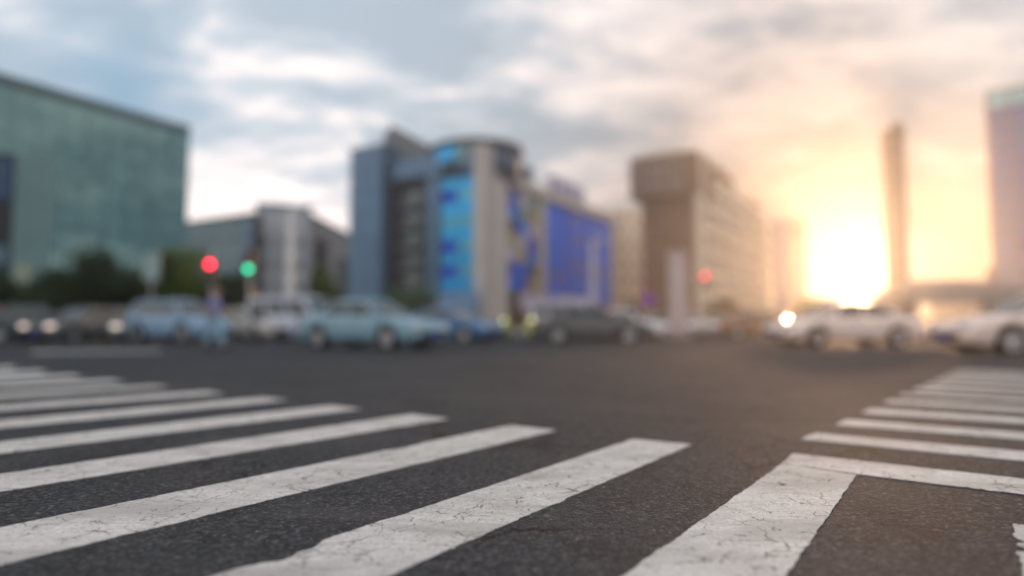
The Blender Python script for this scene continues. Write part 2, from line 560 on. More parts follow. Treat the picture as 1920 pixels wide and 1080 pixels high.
marking('crosswalk_stripe', [(1120, 1116), (1466, 870), (1606, 891.5), (1449, 1116)], 20.0, amp=0.008)
right = [
    ((1467, 869), (1487, 851), 899, 928), ((1501, 824), (1528, 812.5), 847, 865), ((1566, 797), (1587, 787), 812, 825),
    ((1615, 774.5), (1632, 766), 785, 794), ((1656, 755), (1667, 750), 765.5, 772.5), ((1685, 742), (1695, 737.5), 750, 755.5),
    ((1710, 731.5), (1722, 726.5), 737.5, 742), ((1732, 722.5), (1741, 718.5), 727, 731), ((1750, 714.5), (1758, 711), 718, 721.5),
    ((1766, 707.5), (1773, 704.5), 710.5, 713.5), ((1779, 701.5), (1785, 699), 704, 706.7), ((1790, 696), (1796, 694), 698, 700.5),
]
for i, (tp, ap, yt, yb) in enumerate(right):
    if i == 0:
        pix = [tp, ap, ext(ap, (1920, yt), 2150), ext((1607, 889), (1920, yb), 2150), (1607, 889.5)]
    else:
        pix = [tp, ap, ext(ap, (1920, yt), 2700), ext(tp, (1920, yb), 2700)]
    marking('crosswalk_stripe', pix, 30.0 + i)
marking('lane_marking', [(1900, 983), (2080, 1004), (2200, 1120), (1926, 1120)], 50.0, amp=0.014,
        chips=[(1907, 1015, .03, .02), (1909, 1030, .03, .03)])
# far stop lines and lane lines, read as pale streaks
marking('stop_line', [(60, 662), (300, 659.5), (300, 657.5), (60, 659.5)], 60.0)
# worn scraps of old marking in the junction
for k, (x, y, w, h_) in enumerate([]):
    pts = []
    for q in range(9):
        a = 2 * math.pi * q / 9
        r = 0.7 + 0.3 * random.random()
        pts.append((x + w * r * math.cos(a), y + h_ * r * math.sin(a)))
    marking('worn_marking', pts, 70.0 + k, amp=0.02, z=0.0022)

# far pavement with kerb
D0 = 58.0
P0 = Vector((-6, D0, 0))
pav = MB().prism([(-130, 58), (14, 58), (30, 66), (30, 200), (-130, 200)], -0.02, 0.14)
tag(pav.build('pavement', M_PAVE), kind='structure')
pav2 = MB().prism([(44, 74), (130, 62), (130, 200), (44, 200)], -0.02, 0.14)
tag(pav2.build('pavement', M_PAVE), kind='structure')
kb = thing('kerb', '', 'kerb'); del kb['label']; del kb['category']; kb['kind'] = 'structure'
kme = MB().box((0, 0, 0), (1.96, 0.16, 0.17)).mesh('kerb_stone', M_KERB)
for i in range(40):
    link('kerb_stone', kme, kb, (-64 + 2 * i, 57.9, 0.085 + 0.004 * math.sin(i * 3.1)))


# ================================================================== BUILDINGS
def face_frame(P, D):
    """P corner on the ground, D unit direction along the wall; returns outward normal seen from the camera"""
    n = Vector((D.y, -D.x, 0))
    if n.y > 0:
        n = -n
    return n
def wbox(parent, name, P, D, s0, s1, z0, z1, out0, out1, m, label=None):
    """box on a wall: s along D, z up, out along the outward normal"""
    n = face_frame(P, D)
    c0 = P + D * s0 + n * out0
    pts = [P + D * s0 + n * out0, P + D * s1 + n * out0, P + D * s1 + n * out1, P + D * s0 + n * out1]
    o = MB().prism(pts, z0, z1).build(name, m, parent)
    if label: o['label'] = label
    return o
def wgrid(parent, name, P, D, s0, s1, z0, z1, cols, rows, m, gap=0.12, out0=0.02, th=0.07, pick=None):
    n = face_frame(P, D)
    w, h = (s1 - s0) / cols, (z1 - z0) / rows
    ang_ = math.atan2(D.y, D.x)
    cache = {}
    for r in range(rows):
        for c_ in range(cols):
            mm = pick(c_, r) if pick else m
            if mm is None: continue
            if mm.name not in cache:
                cache[mm.name] = MB().box((0, 0, 0), (w - gap, th, h - gap)).mesh(name, mm)
            jig = random.uniform(-0.006, 0.006)
            link(name, cache[mm.name], parent, P + D * (s0 + (c_ + .5) * w) + n * (out0 + th / 2) + Vector((0, 0, z0 + (r + .5) * h)), ang_ + jig)
def slab(parent, name, P, Da, la, Db, lb, z0, z1, m):
    pts = [P, P + Da * la, P + Da * la + Db * lb, P + Db * lb]
    return MB().prism(pts, z0, z1).build(name, m, parent)
def G(x, d):
    return Vector((gx(x, d), d, 0))

# --- 1 large glass building, left
H1 = hz(243, 60)
C1 = G(345, 60)
b = thing('glass_building', 'large teal glass building with slanting roofline at the left of the junction', 'building', C1)
Pz = Vector((0, 0, 0))
NB = -DB
slab(b, 'wall', Pz, NB, 27, DA, 22, 0, H1 - 0.25, plain('teal_mullion', (.06, .10, .10), .4))
wgrid(b, 'window_pane', Pz, NB, 0.1, 26.9, 0.6, H1 - 0.6, 15, 9, M_TEALG, gap=0.05)
wgrid(b, 'window_pane', Pz, DA, 0.2, 21.8, 0.6, H1 - 0.6, 10, 9, M_TEALG, gap=0.07)
slab(b, 'parapet', Vector((0.2, -0.2, 0)), NB, 27.3, DA, 22.3, H1 - 0.25, H1 + 0.25, M_TEALD)
# --- 1b annex with pale pier
d1 = 42.5
b = thing('annex_building', 'dark annex with pale green pier and blue panel at the far left edge', 'building', G(-60, d1))
x0, x1, x2 = gx(-160, d1) - gx(-60, d1), gx(14, d1) - gx(-60, d1), gx(92, d1) - gx(-60, d1)
za = hz(288, d1)
MB().box(((x0 + x1) / 2, .6, za / 2), (x1 - x0, 1.2, za)).build('wall', M_DARK, b)
MB().box(((x1 + x2) / 2 - .14, .12, za / 2), (x2 - x1 - .3, .2, za)).build('pier', plain('pale_green_stone', (0.13, 0.24, 0.24), 0.5, vs=0.5), b)
MB().box(((x0 + x1) / 2, -0.06, hz(335, d1)), ((x1 - x0) * .96, 0.10, hz(295, d1) - hz(372, d1))).build('blue_panel', plain('ink_blue_panel', (.01, .06, .14), .5), b)
wg = MB().box((0, 0, 0), ((x1 - x0) * .30, .08, 1.3)).mesh('window', M_TEALD)
for k in range(3):
    for r in range(3):
        link('window', wg, b, (x0 + (x1 - x0) * (.18 + .32 * k), -0.03, 1.6 + 1.9 * r))

# --- 2 low teal block
C2 = G(470, 95)
H2 = hz(397, 95)
b = thing('office_block', 'low dark teal office block right of the large glass building', 'building', C2)
sl = along(C2, DA, 322)
slab(b, 'wall', Pz, DA, sl, DB, 1.6, 0, H2, M_DARK)
slab(b, 'rear_wing', DA * 5, DA, sl - 5, DB, 12, 0, H2 - .6, M_GREY)
wgrid(b, 'window_pane', Pz, DA, 1.9, sl - .2, 0.6, H2 - .6, 6, 5, M_TEALD, gap=.25)
wgrid(b, 'window_pane', Pz, DA, 0.1, 1.8, 0.6, H2 - .6, 1, 5, M_WING, gap=.12)
b['label'] = 'low dark teal office block with blue end strip right of the large glass building'
# --- 3 pale grey block
H3 = hz(388, 100)
C3 = G(476, 100)
M_GREY2 = plain('pale_grey_cladding', (.46, .48, .52), .6, vs=.3)
b = thing('grey_block', 'pale grey block with flat blue roof edge behind the white pole', 'building', C3, -math.atan2(C3.x, C3.y) * .9)
w3 = gx(572, 100) - gx(476, 100)
MB().box((w3 / 2, 6, H3 / 2), (w3, 12, H3)).build('wall', M_GREY2, b)
MB().box((w3 / 2, 5.9, H3 + .35), (w3 + .4, 12.4, .7)).build('roof_edge', M_WING, b)
wm = MB().box((0, 0, 0), (1.1, .1, 1.5)).mesh('window', M_WGREEN)
for k in range(3):
    for r in range(4):
        link('window', wm, b, (1.4 + k * 2.6, -0.03, 3.2 + r * 3.6))
# --- 4 dark gabled block
C4 = G(566, 112)
b = thing('gabled_block', 'dark block with a roof sloping down toward the blue corner building', 'building', C4, -math.atan2(C4.x, C4.y) * .9)
w4 = gx(668, 112) - gx(566, 112)
zl, zr = hz(398, 112), hz(452, 112)
MB().add([(0, 0, 0), (w4, 0, 0), (w4, 0, zr), (0, 0, zl), (0, 10, 0), (w4, 10, 0), (w4, 10, zr), (0, 10, zl)],
         [(0, 1, 2, 3), (4, 7, 6, 5), (0, 4, 5, 1), (1, 5, 6, 2), (0, 3, 7, 4), (3, 2, 6, 7)]).build('wall', M_GREY, b)
MB().add([(-.3, -.5, zl + .05), (w4 + .3, -.5, zr + .0), (w4 + .3, 10.5, zr), (-.3, 10.5, zl + .05), (-.3, -.5, zl + .6), (w4 + .3, -.5, zr + .55), (w4 + .3, 10.5, zr + .55), (-.3, 10.5, zl + .6)],
         [(0, 3, 2, 1), (4, 5, 6, 7), (0, 1, 5, 4), (1, 2, 6, 5), (2, 3, 7, 6), (3, 0, 4, 7)]).build('roof', plain('brown_roof', (0.12, 0.10, 0.09), .7), b)
MB().box((w4 * .32, -.05, hz(500, 112)), (w4 * .22, .12, hz(452, 112) - hz(560, 112))).build('window', M_DARK, b)
MB().box((w4 * .72, -.05, hz(520, 112)), (w4 * .25, .12, 7)).build('window', M_WGREEN, b)

# --- 5 blue corner building
d5 = 80.0
C5 = G(905, d5)
b = thing('corner_building', 'blue and beige corner building with round crown and cyan glass stack', 'building', C5)
HP, HR = hz(268, d5), hz(318, d5 + 1)
HL = hz(300, 88)
sL = along(C5, DA, 722); sR = along(C5, DB, 1150)
slab(b, 'wall', Pz, DA, sL, DB, sR, 0, HR, M_DARK)
slab(b, 'wall', Pz, DA, sL, DB, 13, HR, HP - .5, M_SLATE)
SA = lambda x: along(C5, DA, x)
SB = lambda x: along(C5, DB, x)
# beige corner pier
wbox(b, 'pier', Pz, DA, -0.6, SA(893), 0, HP - .2, -0.4, 0.7, M_BEIGE)
wbox(b, 'pier', Pz, DB, -0.1, SB(946), 0, HP - .2, -0.4, 0.6, M_BEIGE)
# left face
fl = (HP - 4.6) / 6
a0, a1 = SA(891), SA(828)
wgrid(b, 'glass_panel', Pz, DA, a0, a1, 3.6, HP - 4.0, 2, 10, None, gap=.1, out0=.1, th=.12,
      pick=lambda c_, r: M_CYAN if r % 2 else (M_NAVY if (c_ == 1 and r in (0, 2, 4, 8)) else glass('pale_cyan_glass', (0.07, 0.46, 0.68), .3, .2)))
wbox(b, 'pier', Pz, DA, SA(826), SA(803), 0, HP - 3.5, 0, .5, M_GREY if False else M_WING)
wgrid(b, 'window', Pz, DA, SA(800), SA(752), 3.0, HP - 4.4, 1, 6, None, gap=1.4, out0=.05, pick=lambda c_, r: M_WGREEN)
bal = SA(800), SA(752)
for r in range(6):
    z = 3.0 + r * (HP - 7.4) / 6
    wbox(b, 'balcony', Pz, DA, bal[0] + .2, bal[1] - .2, z - .35, z + .55, .15, .9, plain('balcony_grey', (0.09, 0.10, 0.11), .6, spec=.3))
wbox(b, 'pier', Pz, DA, SA(750), SA(722), 0, HP - 1.3, 0, .35, plain('charcoal_cladding', (0.03, 0.036, 0.048), .6, spec=.2))
wbox(b, 'fascia', Pz, DA, SA(891), SA(724), HP - 3.3, HP - .6, .4, .8, M_WING)
# crown drum
dc = Vector((-1.2, 6.6, 0))
dr = 6.1
pts = [(dc.x + dr * math.cos(q * math.pi / 24), dc.y + dr * math.sin(q * math.pi / 24)) for q in range(48)]
MB().prism(pts, HR - .5, HP + .2).build('crown_drum', M_SLATE, b, True)
pts2 = [(dc.x + (dr + .5) * math.cos(q * math.pi / 24), dc.y + (dr + .5) * math.sin(q * math.pi / 24)) for q in range(48)]
MB().prism(pts2, HP + .2, HP + .75).build('crown_roof', M_DARK, b)
cyl = MB()
pane = None
for q in range(28, 38):
    a_ = (q + .5) * math.pi / 24 + math.pi * 0
    ca = (dc.x + (dr + .07) * math.cos(a_), dc.y + (dr + .07) * math.sin(a_))
    if pane is None:
        pane = MB().box((0, 0, 0), (.12, .72, 1.9)).mesh('crown_pane', M_CYAN)
        pane2 = MB().box((0, 0, 0), (.12, .72, 1.9)).mesh('crown_pane', M_TEALG)
    link('crown_pane', pane if q < 33 else pane2, b, (ca[0], ca[1], HP - .95), a_)
# right face
wgrid(b, 'window', Pz, DB, SB(950), SB(1006), 3.6, HR - 1.6, 3, 8, None, gap=.22, out0=.05,
      pick=lambda c_, r: (M_TEALG, M_NAVY, plain('yellow_beige_panel', (.40, .34, .20), .5), M_BLUEP, M_LILAC)[(c_ * 2 + r * 3 + (c_ * r) % 2) % 5])
wbox(b, 'pier', Pz, DB, SB(1008), SB(1021), 0, HR - 1.4, 0, .4, M_BEIGE)
wbox(b, 'blue_cladding', Pz, DB, SB(1023), SB(1144), 4.4, HR - 1.5, .05, .25, M_BLUEP)
for x in (1058, 1100):
    s_ = SB(x); wbox(b, 'joint_rib', Pz, DB, s_ - .15, s_ + .15, 4.4, HR - 1.5, .25, .5, M_NAVY)
for (x, y, r_) in ((1040, 520, 1.4), (1082, 450, 1.4), (1082, 500, 1.4), (1118, 450, 1.6), (1118, 510, 1.6), (1075, 410, 1.2)):
    s_ = SB(x); Pn = Pz + DB * s_ + face_frame(C5, DB) * .32
    zc = hz(y, (C5 + Pn).y)
    MB().tube(Pn + Vector((0, 0, zc)) - face_frame(C5, DB) * .05, Pn + Vector((0, 0, zc)) + face_frame(C5, DB) * .1, r_ * .75, n=20).build('round_panel', plain('dusty_lilac', (.13, .14, .36), .5), b)
wbox(b, 'pier', Pz, DB, SB(1146), SB(1152), 0, HR - 1.4, 0, .4, M_BEIGE)
wbox(b, 'cornice', Pz, DB, SB(946), SB(1152), HR - 1.35, HR + .1, .2, .9, M_BEIGE)
# shop level
wgrid(b, 'shop_window', Pz, DB, SB(950), SB(1144), .5, 3.2, 9, 1, M_BROWNG, gap=.4, out0=.05)
wgrid(b, 'shop_window', Pz, DA, SA(891), SA(756), .5, 2.9, 5, 1, M_TEALD, gap=.4, out0=.05)
wbox(b, 'canopy', Pz, DA, SA(905), SA(830), hz(586, 78), hz(548, 78), .7, 2.6, plain('light_blue_canopy', (.16, .30, .48), .4))
wbox(b, 'shop_sign', Pz, DB, SB(966), SB(1026), hz(582, 84), hz(548, 84), .7, 1.0, M_LILAC)
wbox(b, 'shop_sign', Pz, DB, SB(1034), SB(1096), hz(584, 92), hz(552, 92), .7, 1.0, M_WHITE)

# wing slab and lean-to roof
d6 = 86.0
C6 = G(714, d6)
H6 = hz(268, d6)
b = thing('wing_tower', 'narrow blue-grey wing left of the corner building', 'building', C6)
s6 = along(C6, DA, 652)
slab(b, 'wall', Pz, DA, s6, DB, 14, 0, H6, M_SLATE)
wgrid(b, 'window_pane', Pz, DA, .15, s6 - .1, .8, H6 - .3, 2, 8, M_WING, gap=.09)
zpk = hz(243, d6 + 5)
b2 = MB()
p_ = [(0.4, 4, H6), (7.2, 3.0, hz(283, 88)), (7.2, 10, hz(283, 88)), (0.4, 11, H6)]
MB().add([(-.5, 3, H6 - 1), (7.4, 3, H6 - 1.6), (7.4, 3, hz(284, 89)), (.7, 3, zpk), (-.5, 3, hz(250, 89)),
          (-.5, 9, H6 - 1), (7.4, 9, H6 - 1.6), (7.4, 9, hz(284, 89)), (.7, 9, zpk), (-.5, 9, hz(250, 89))],
         [(0, 1, 2, 3, 4), (9, 8, 7, 6, 5), (0, 5, 6, 1), (1, 6, 7, 2), (2, 7, 8, 3), (3, 8, 9, 4), (4, 9, 5, 0)]).build('penthouse', plain('penthouse_grey', (.17, .18, .19), .6), b)

# rooftop sign on the corner building's right wing
C7 = C5 + DB * SB(1040) + DA * 1.2
b = thing('rooftop_sign', 'white rooftop signboard with blue characters above the blue building', 'sign', C7 + Vector((0, 0, HR)))
L7 = SB(1112) - SB(1040)
n7 = face_frame(C5, DB)
zt = 3.6
MB().prism([Pz, DB * L7, DB * L7 - n7 * .2, -n7 * .2], .7, zt).build('board', plain('pale_board', (.62, .64, .70), .5), b)
for k in range(5):
    q = DB * (L7 * (.04 + .23 * k)) - n7 * .35
    MB().tube(q, q + Vector((0, 0, zt)), .09, n=6).build('post', M_POLE, b)
strokes = [[(0, .1, 1, .25), (0, .85, 1, 1), (.4, .25, .6, .85)], [(0, 0, .18, 1), (.82, 0, 1, 1), (.18, .42, .82, .58)],
           [(0, .8, 1, 1), (.1, .1, .3, .8), (.6, .1, .8, .8), (0, 0, 1, .1)], [(0, 0, 1, .18), (0, .4, 1, .56), (.4, .56, .6, 1)]]
for k, st in enumerate(strokes):
    mbq = MB()
    for (u0, v0, u1, v1) in st:
        A_ = DB * (L7 * (.06 + .235 * k + .17 * u0)) + n7 * .02
        B_ = DB * (L7 * (.06 + .235 * k + .17 * u1)) + n7 * .02
        mbq.prism([A_, B_, B_ + n7 * .12, A_ + n7 * .12], 1.0 + 2.3 * v0, 1.0 + 2.3 * v1)
    mbq.build('sign_character', plain('sign_violet', (.10, .08, .38), .4), b)

# --- beige block between
C8 = G(1140, 122)
H8 = hz(393, 122)
b = thing('beige_block', 'beige block with rows of windows between the blue building and brown tower', 'building', C8, -math.atan2(C8.x, C8.y))
w8 = gx(1216, 122) - gx(1140, 122)
MB().box((w8 / 2, 6, H8 / 2), (w8, 12, H8)).build('wall', M_CREAM, b)
wm = MB().box((0, 0, 0), (1.5, .1, 1.4)).mesh('window', M_WARMG)
for k in range(3):
    for r in range(6):
        link('window', wm, b, (1.5 + k * 2.35, -.03, 2.6 + r * 3.3))

# --- brown building
d9 = 75.0
C9 = G(1312, d9)
H9 = hz(286, d9)
b = thing('brown_building', 'brown building with overhanging dark glass top and long cream banded side', 'building', C9)
sA9, sB9 = along(C9, DA, 1206), along(C9, DB, 1440)
slab(b, 'wall', Pz, DA, sA9, DB, sB9, 0, H9 - 1.0, M_BROWN)
# overhang
ov = along(C9, DA, 1187)
zo = hz(372, 78)
wbox(b, 'overhang', Pz, DA, -.4, ov, zo, H9 + .1, -6, .55, M_BROWN)
wgrid(b, 'window_pane', Pz, DA, 1.6, ov - .3, zo + .4, H9 - .5, 5, 2, M_BROWNG, gap=.3, out0=.56)
wgrid(b, 'window', Pz, DA, .9, sA9 - .8, 1.0, zo - .6, 5, 5, M_BROWNG, gap=1.0, out0=.02)
nb9 = face_frame(C9, DB)
for r in range(7):
    z0 = .6 + r * (H9 - 1.6) / 7
    wbox(b, 'spandrel', Pz, DB, .2, sB9 - .1, z0, z0 + 1.25, .02, .30, M_CREAM)
wgrid(b, 'window', Pz, DB, .5, sB9 - .4, .6, H9 - 1.2, 16, 7, M_WARMG, gap=.35, out0=.03, th=.06)
wbox(b, 'corner_pier', Pz, DB, -.3, 1.6, 0, H9 + .1, -.3, .45, M_CREAM)
# stepped roof volumes
slab(b, 'roof_block', Pz + DB * 2 + DA * 2, DA, 6, DB, 7, H9 - 1.0, H9 + 1.2, M_CREAM)
slab(b, 'roof_block', Pz + DB * 14 + DA * .6, DA, 5, DB, 9, H9 - 1.0, H9 + 1.4, M_BROWN)
slab(b, 'roof_block', Pz + DB * (sB9 - 7) + DA * .8, DA, 4, DB, 6, H9 - 1.0, H9 + 1.0, M_BROWN)
# --- small block behind it
C10 = G(1452, 128)
b = thing('apartment_block', 'small pinkish block beside the sun right of the brown building', 'building', C10, -math.atan2(C10.x, C10.y))
w10 = gx(1512, 128) - gx(1452, 128); H10 = hz(412, 128)
MB().box((w10 / 2, 5, H10 / 2), (w10, 10, H10)).build('wall', plain('pink_render', (.42, .30, .26), .7), b)
MB().box((w10 * .22, -.1, H10 / 2), (w10 * .3, .3, H10 - 1)).build('stair_strip', plain('mauve_cladding', (.26, .22, .34), .6), b)
wm = MB().box((0, 0, 0), (1.0, .1, 1.4)).mesh('window', M_WARMG)
for r in range(6):
    link('window', wm, b, (w10 * .6, -.03, 2.6 + r * 3.2)); link('window', wm, b, (w10 * .85, -.03, 2.6 + r * 3.2))
# --- slim tower
d11 = 112
C11 = G(1664, d11)
b = thing('slim_tower', 'slim brown tower standing alone right of the sun', 'tower', C11, -math.atan2(C11.x, C11.y))
w11 = gx(1702, d11) - gx(1664, d11); H11 = hz(250, d11)
MB().box((w11 / 2, 3, H11 / 2), (w11, 6, H11)).build('wall', M_BROWN, b)
MB().add([(0, 0, H11), (w11, 0, H11), (w11, 6, H11), (0, 6, H11), (w11 * .7, 0, H11 + 1.5), (w11, 0, H11 + 1.5), (w11, 6, H11 + 1.5), (w11 * .7, 6, H11 + 1.5)],
         [(0, 1, 5, 4), (3, 7, 6, 2), (0, 4, 7, 3), (4, 5, 6, 7), (1, 2, 6, 5)]).build('crown', M_BROWN, b)
wm = MB().box((0, 0, 0), (w11 * .36, .12, 1.5)).mesh('window', M_BROWNG)
for r in range(13):
    for k in range(2):
        link('window', wm, b, (w11 * (.27 + .46 * k), -.04, 2 + r * 2.45))
# --- right tower
d12 = 95
C12 = G(1866, d12)
b = thing('glass_tower', 'tall blue glass tower with cyan top band at the right edge', 'tower', C12, -math.atan2(C12.x, C12.y) - .03)
w12, H12 = 16, hz(172, d12)
MB().box((w12 / 2, 7.1, H12 / 2), (w12, 14, H12)).build('wall', M_BROWN, b)
def pk(c_, r):
    return glass('pale_cyan_band', (.22, .48, .52), .3, .4) if r == 13 else M_SKYG
wgrid(b, 'window_pane', Pz, Vector((1, 0, 0)), .3, w12 - .2, 1, H12 - .3, 6, 14, None, gap=.2, out0=-.04, th=.16, pick=pk)
MB().box((-.45, 4, hz(560, d12) / 2 + .5), (.8, 6, hz(455, d12))).build('side_annex', M_BROWN, b)
# --- overpass
d13 = 66
b = thing('overpass', 'low concrete overpass deck crossing behind the right-hand cars', 'bridge', G(1690, d13))
zl13 = hz(566, d13)
MB().box((21, 2, zl13 + .65), (42, 5, 1.3)).build('deck', M_CONC, b)
MB().box((21, -.6, zl13 + 1.75), (42, .2, .9)).build('parapet', plain('pink_parapet', (.50, .40, .36), .7), b)
cm = MB().box((0, 0, 0), (.7, 2.4, zl13)).mesh('column', M_CONC)
for k in range(5):
    link('column', cm, b, (2 + 9 * k, 2, zl13 / 2))
# wall of low buildings closing the street left of the frame and right (reflections, side views)
for (x, d, w, h, m, lb) in (
                            (1500, 126, 15, 6, M_BROWN, 'low brown block under the sun beyond the junction'),
                            (1745, 124, 14, 5.5, M_CREAM, 'low cream block between the slim tower and glass tower')):
    C_ = G(x, d)
    if x < 0: continue
    b = thing('low_block', lb, 'building', C_, -math.atan2(C_.x, C_.y))
    MB().box((w / 2, 5, h / 2), (w, 10, h)).build('wall', m, b)
    wm = MB().box((0, 0, 0), (1.6, .1, 1.4)).mesh('window', M_WARMG)
    for k in range(int(w / 3)):
        for r in range(int(h / 3.2)):
            link('window', wm, b, (1.8 + k * 3, -.03, 2 + r * 3.1))


# ================================================================== TREES AND HEDGES
def foliage(center, rx, ry, rz, n, size, rng, clumps=9):
    cs_ = []
    for _ in range(clumps):
        a = rng.uniform(0, 2 * math.pi); e = rng.uniform(-.7, 1)
        r = rng.uniform(.25, .72)
        cs_.append((Vector((rx * r * math.cos(a) * math.sqrt(1 - e * e * .8), ry * r * math.sin(a), rz * e * .62)), rng.uniform(.32, .55)))
    vs, fs = [], []
    for i in range(n):
        c_, s_ = rng.choice(cs_)
        d = Vector((rng.gauss(0, 1), rng.gauss(0, 1), rng.gauss(0, 1))).normalized() * (rng.random() ** .45)
        p = Vector(center) + c_ + Vector((d.x * rx * s_, d.y * ry * s_, d.z * rz * s_))
        u = Vector((rng.gauss(0, 1), rng.gauss(0, 1), rng.gauss(0, .6))).normalized()
        w = u.orthogonal().normalized()
        sz = size * rng.uniform(.6, 1.4)
        o = len(vs)
        vs += [p - u * sz, p + w * sz * .45, p + u * sz, p - w * sz * .45]
        fs.append((o, o + 1, o + 2, o + 3))
    return vs, fs
def tree(x, d, ytop, wpx, label, seed, group, ca, cb, trunk_h=None, name='street_tree'):
    rng = random.Random(seed)
    top = hz(ytop, d)
    rx = wpx / F * d / 2
    base = G(x, d)
    th = trunk_h if trunk_h is not None else top * .32
    o = thing(name, label, 'tree', base, 0, group)
    mb = MB()
    hgt = top - th
    mb.tube((0, 0, 0), (.05, 0, th), .16, .11, 8)
    mb.tube((.05, 0, th), (-.05, .1, th + hgt * .5), .11, .05, 7)
    for k in range(5):
        a = k * 1.3 + rng.random()
        z0 = th * (.9 + .1 * k * .2)
        mb.tube((0.04, 0, z0), (math.cos(a) * rx * .6, math.sin(a) * rx * .6, z0 + hgt * rng.uniform(.3, .6)), .06, .02, 5)
    mb.build('trunk', M_BARK, o)
    vs, fs = foliage((0, 0, th + hgt * .52), rx, min(rx, 3.0), hgt * .62, 5200, .12, rng, 12)
    me = bpy.data.meshes.new('crown'); me.from_pydata(vs, [], fs)
    me.materials.append(leaf_mat('leaf_%d' % (seed % 3), ca, cb))
    link('crown', me, o)
    return o
DKG, MDG, YLG = (.012, .030, .007), (.028, .065, .010), (.080, .13, .015)
tree(205, 37, 482, 150, 'dark green tree in front of the large glass building, left of its pair', 3, 'trees before the glass building', DKG, MDG)
tree(335, 37.5, 470, 150, 'yellow-green tree left of the red traffic light', 4, 'trees before the glass building', (.05, .09, .012), (.11, .16, .015))
tree(115, 36, 515, 140, 'low dark round tree at the foot of the glass building', 6, 'trees before the glass building', DKG, MDG, .7)
tree(15, 35, 528, 130, 'low dark tree near the left edge behind the red car', 9, 'trees before the glass building', DKG, MDG, .6)
tree(425, 43, 520, 110, 'small olive tree between the red and green traffic lights', 5, 'trees before the office blocks', DKG, (.06, .07, .012))
tree(606, 60, 500, 60, 'narrow olive tree left of the blue-grey wing', 7, 'trees before the office blocks', MDG, YLG)
tree(1362, 60, 565, 90, 'small golden-lit tree at the foot of the brown building', 8, 'trees near the sun', MDG, YLG)
tree(1530, 62, 560, 90, 'small tree against the sun glare', 10, 'trees near the sun', MDG, YLG)
tree(1185, 66, 572, 50, 'small bushy tree behind the round blue sign', 12, 'trees near the sun', MDG, YLG)
def hedge(x0_, x1_, d, ytop, label, seed, ca=DKG, cb=MDG):
    rng = random.Random(seed)
    xa, xb = gx(x0_, d), gx(x1_, d)
    top = hz(ytop, d)
    n = int((xb - xa) * 900)
    vs, fs = [], []
    for i in range(n):
        p = Vector((rng.uniform(0, xb - xa), rng.uniform(-.6, .6), 0))
        tz = top * (1 + .10 * math.sin(p.x * 2.1) + .07 * math.sin(p.x * 5.3))
        p.z = tz * rng.random() ** .7
        u = Vector((rng.gauss(0, 1), rng.gauss(0, 1), rng.gauss(0, .6))).normalized(); w = u.orthogonal().normalized()
        s_ = .10 * rng.uniform(.6, 1.4); o = len(vs)
        vs += [p - u * s_, p + w * s_ * .5, p + u * s_, p - w * s_ * .5]; fs.append((o, o + 1, o + 2, o + 3))
    o = thing('hedge', label, 'hedge', (xa, d, 0))
    me = bpy.data.meshes.new('foliage'); me.from_pydata(vs, [], fs); me.materials.append(leaf_mat('leaf_hedge%d' % seed, ca, cb))
    link('foliage', me, o)
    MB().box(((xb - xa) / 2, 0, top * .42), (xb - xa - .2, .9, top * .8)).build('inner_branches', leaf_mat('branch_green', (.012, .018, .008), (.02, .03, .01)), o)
    return o
hedge(-40, 480, 38.5, 524, 'long dark clipped hedge behind the cars on the left', 21, (.010, .024, .006), (.022, .045, .010))
hedge(724, 822, 62, 548, 'bright green hedge at the foot of the corner building', 22, (.02, .12, .03), (.03, .16, .03))


# ================================================================== STREET FURNITURE
def emis(name, col, s):
    return plain(name, col, .4, emit=col, es=s, var=0)
E_RED = emis('red_lamp', (1.0, .02, .05), 9)
E_GRN = emis('green_lamp', (.0, .55, .28), 6)
E_OFFR = plain('unlit_red_lamp', (.12, .01, .01), .3)
E_OFFA = plain('unlit_amber_lamp', (.12, .06, .01), .3)
E_OFFG = plain('unlit_green_lamp', (.01, .08, .04), .3)
def lens(parent, name, x, z, r, m, y=-.16):
    return MB().tube((x, y, z), (x, y - .03, z), r, r * .92, 16).build(name, m, parent)
def signal(x, ylamp, d, lit, label, polepx=None):
    z = hz(ylamp, d)
    o = thing('traffic_light', label, 'traffic light', G(x, d), 0, 'traffic lights around the junction')
    MB().tube((0, .1, 0), (0, .1, z + .6), .055, .045, 10).build('pole', M_POLE, o)
    MB().box((0, .1, .12), (.3, .3, .24)).build('base', M_BLACK, o)
    zc = {'red': z - .32, 'green': z + .32}[lit]
    hs = MB().box((0, -.02, zc), (.34, .2, 1.0)).build('housing', M_BLACK, o)
    mv = hs.modifiers.new('bevel', 'BEVEL'); mv.width = .03
    for k, (nm, on, off) in enumerate((('red', E_RED, E_OFFR), ('amber', None, E_OFFA), ('green', E_GRN, E_OFFG))):
        lens(o, 'lamp', 0, zc + .32 - .32 * k, .125, on if nm == lit else off, -.125)
        MB().box((0, -.2, zc + .32 - .32 * k + .145), (.28, .16, .015)).build('visor', M_BLACK, o)
    return o
signal(393, 496, 24, 'red', 'traffic light showing red in front of the yellow-green tree')
signal(465, 505, 27, 'green', 'traffic light showing green just right of the red one')
sg = signal(1322, 518, 48, 'red', 'traffic light showing red before the brown building corner')
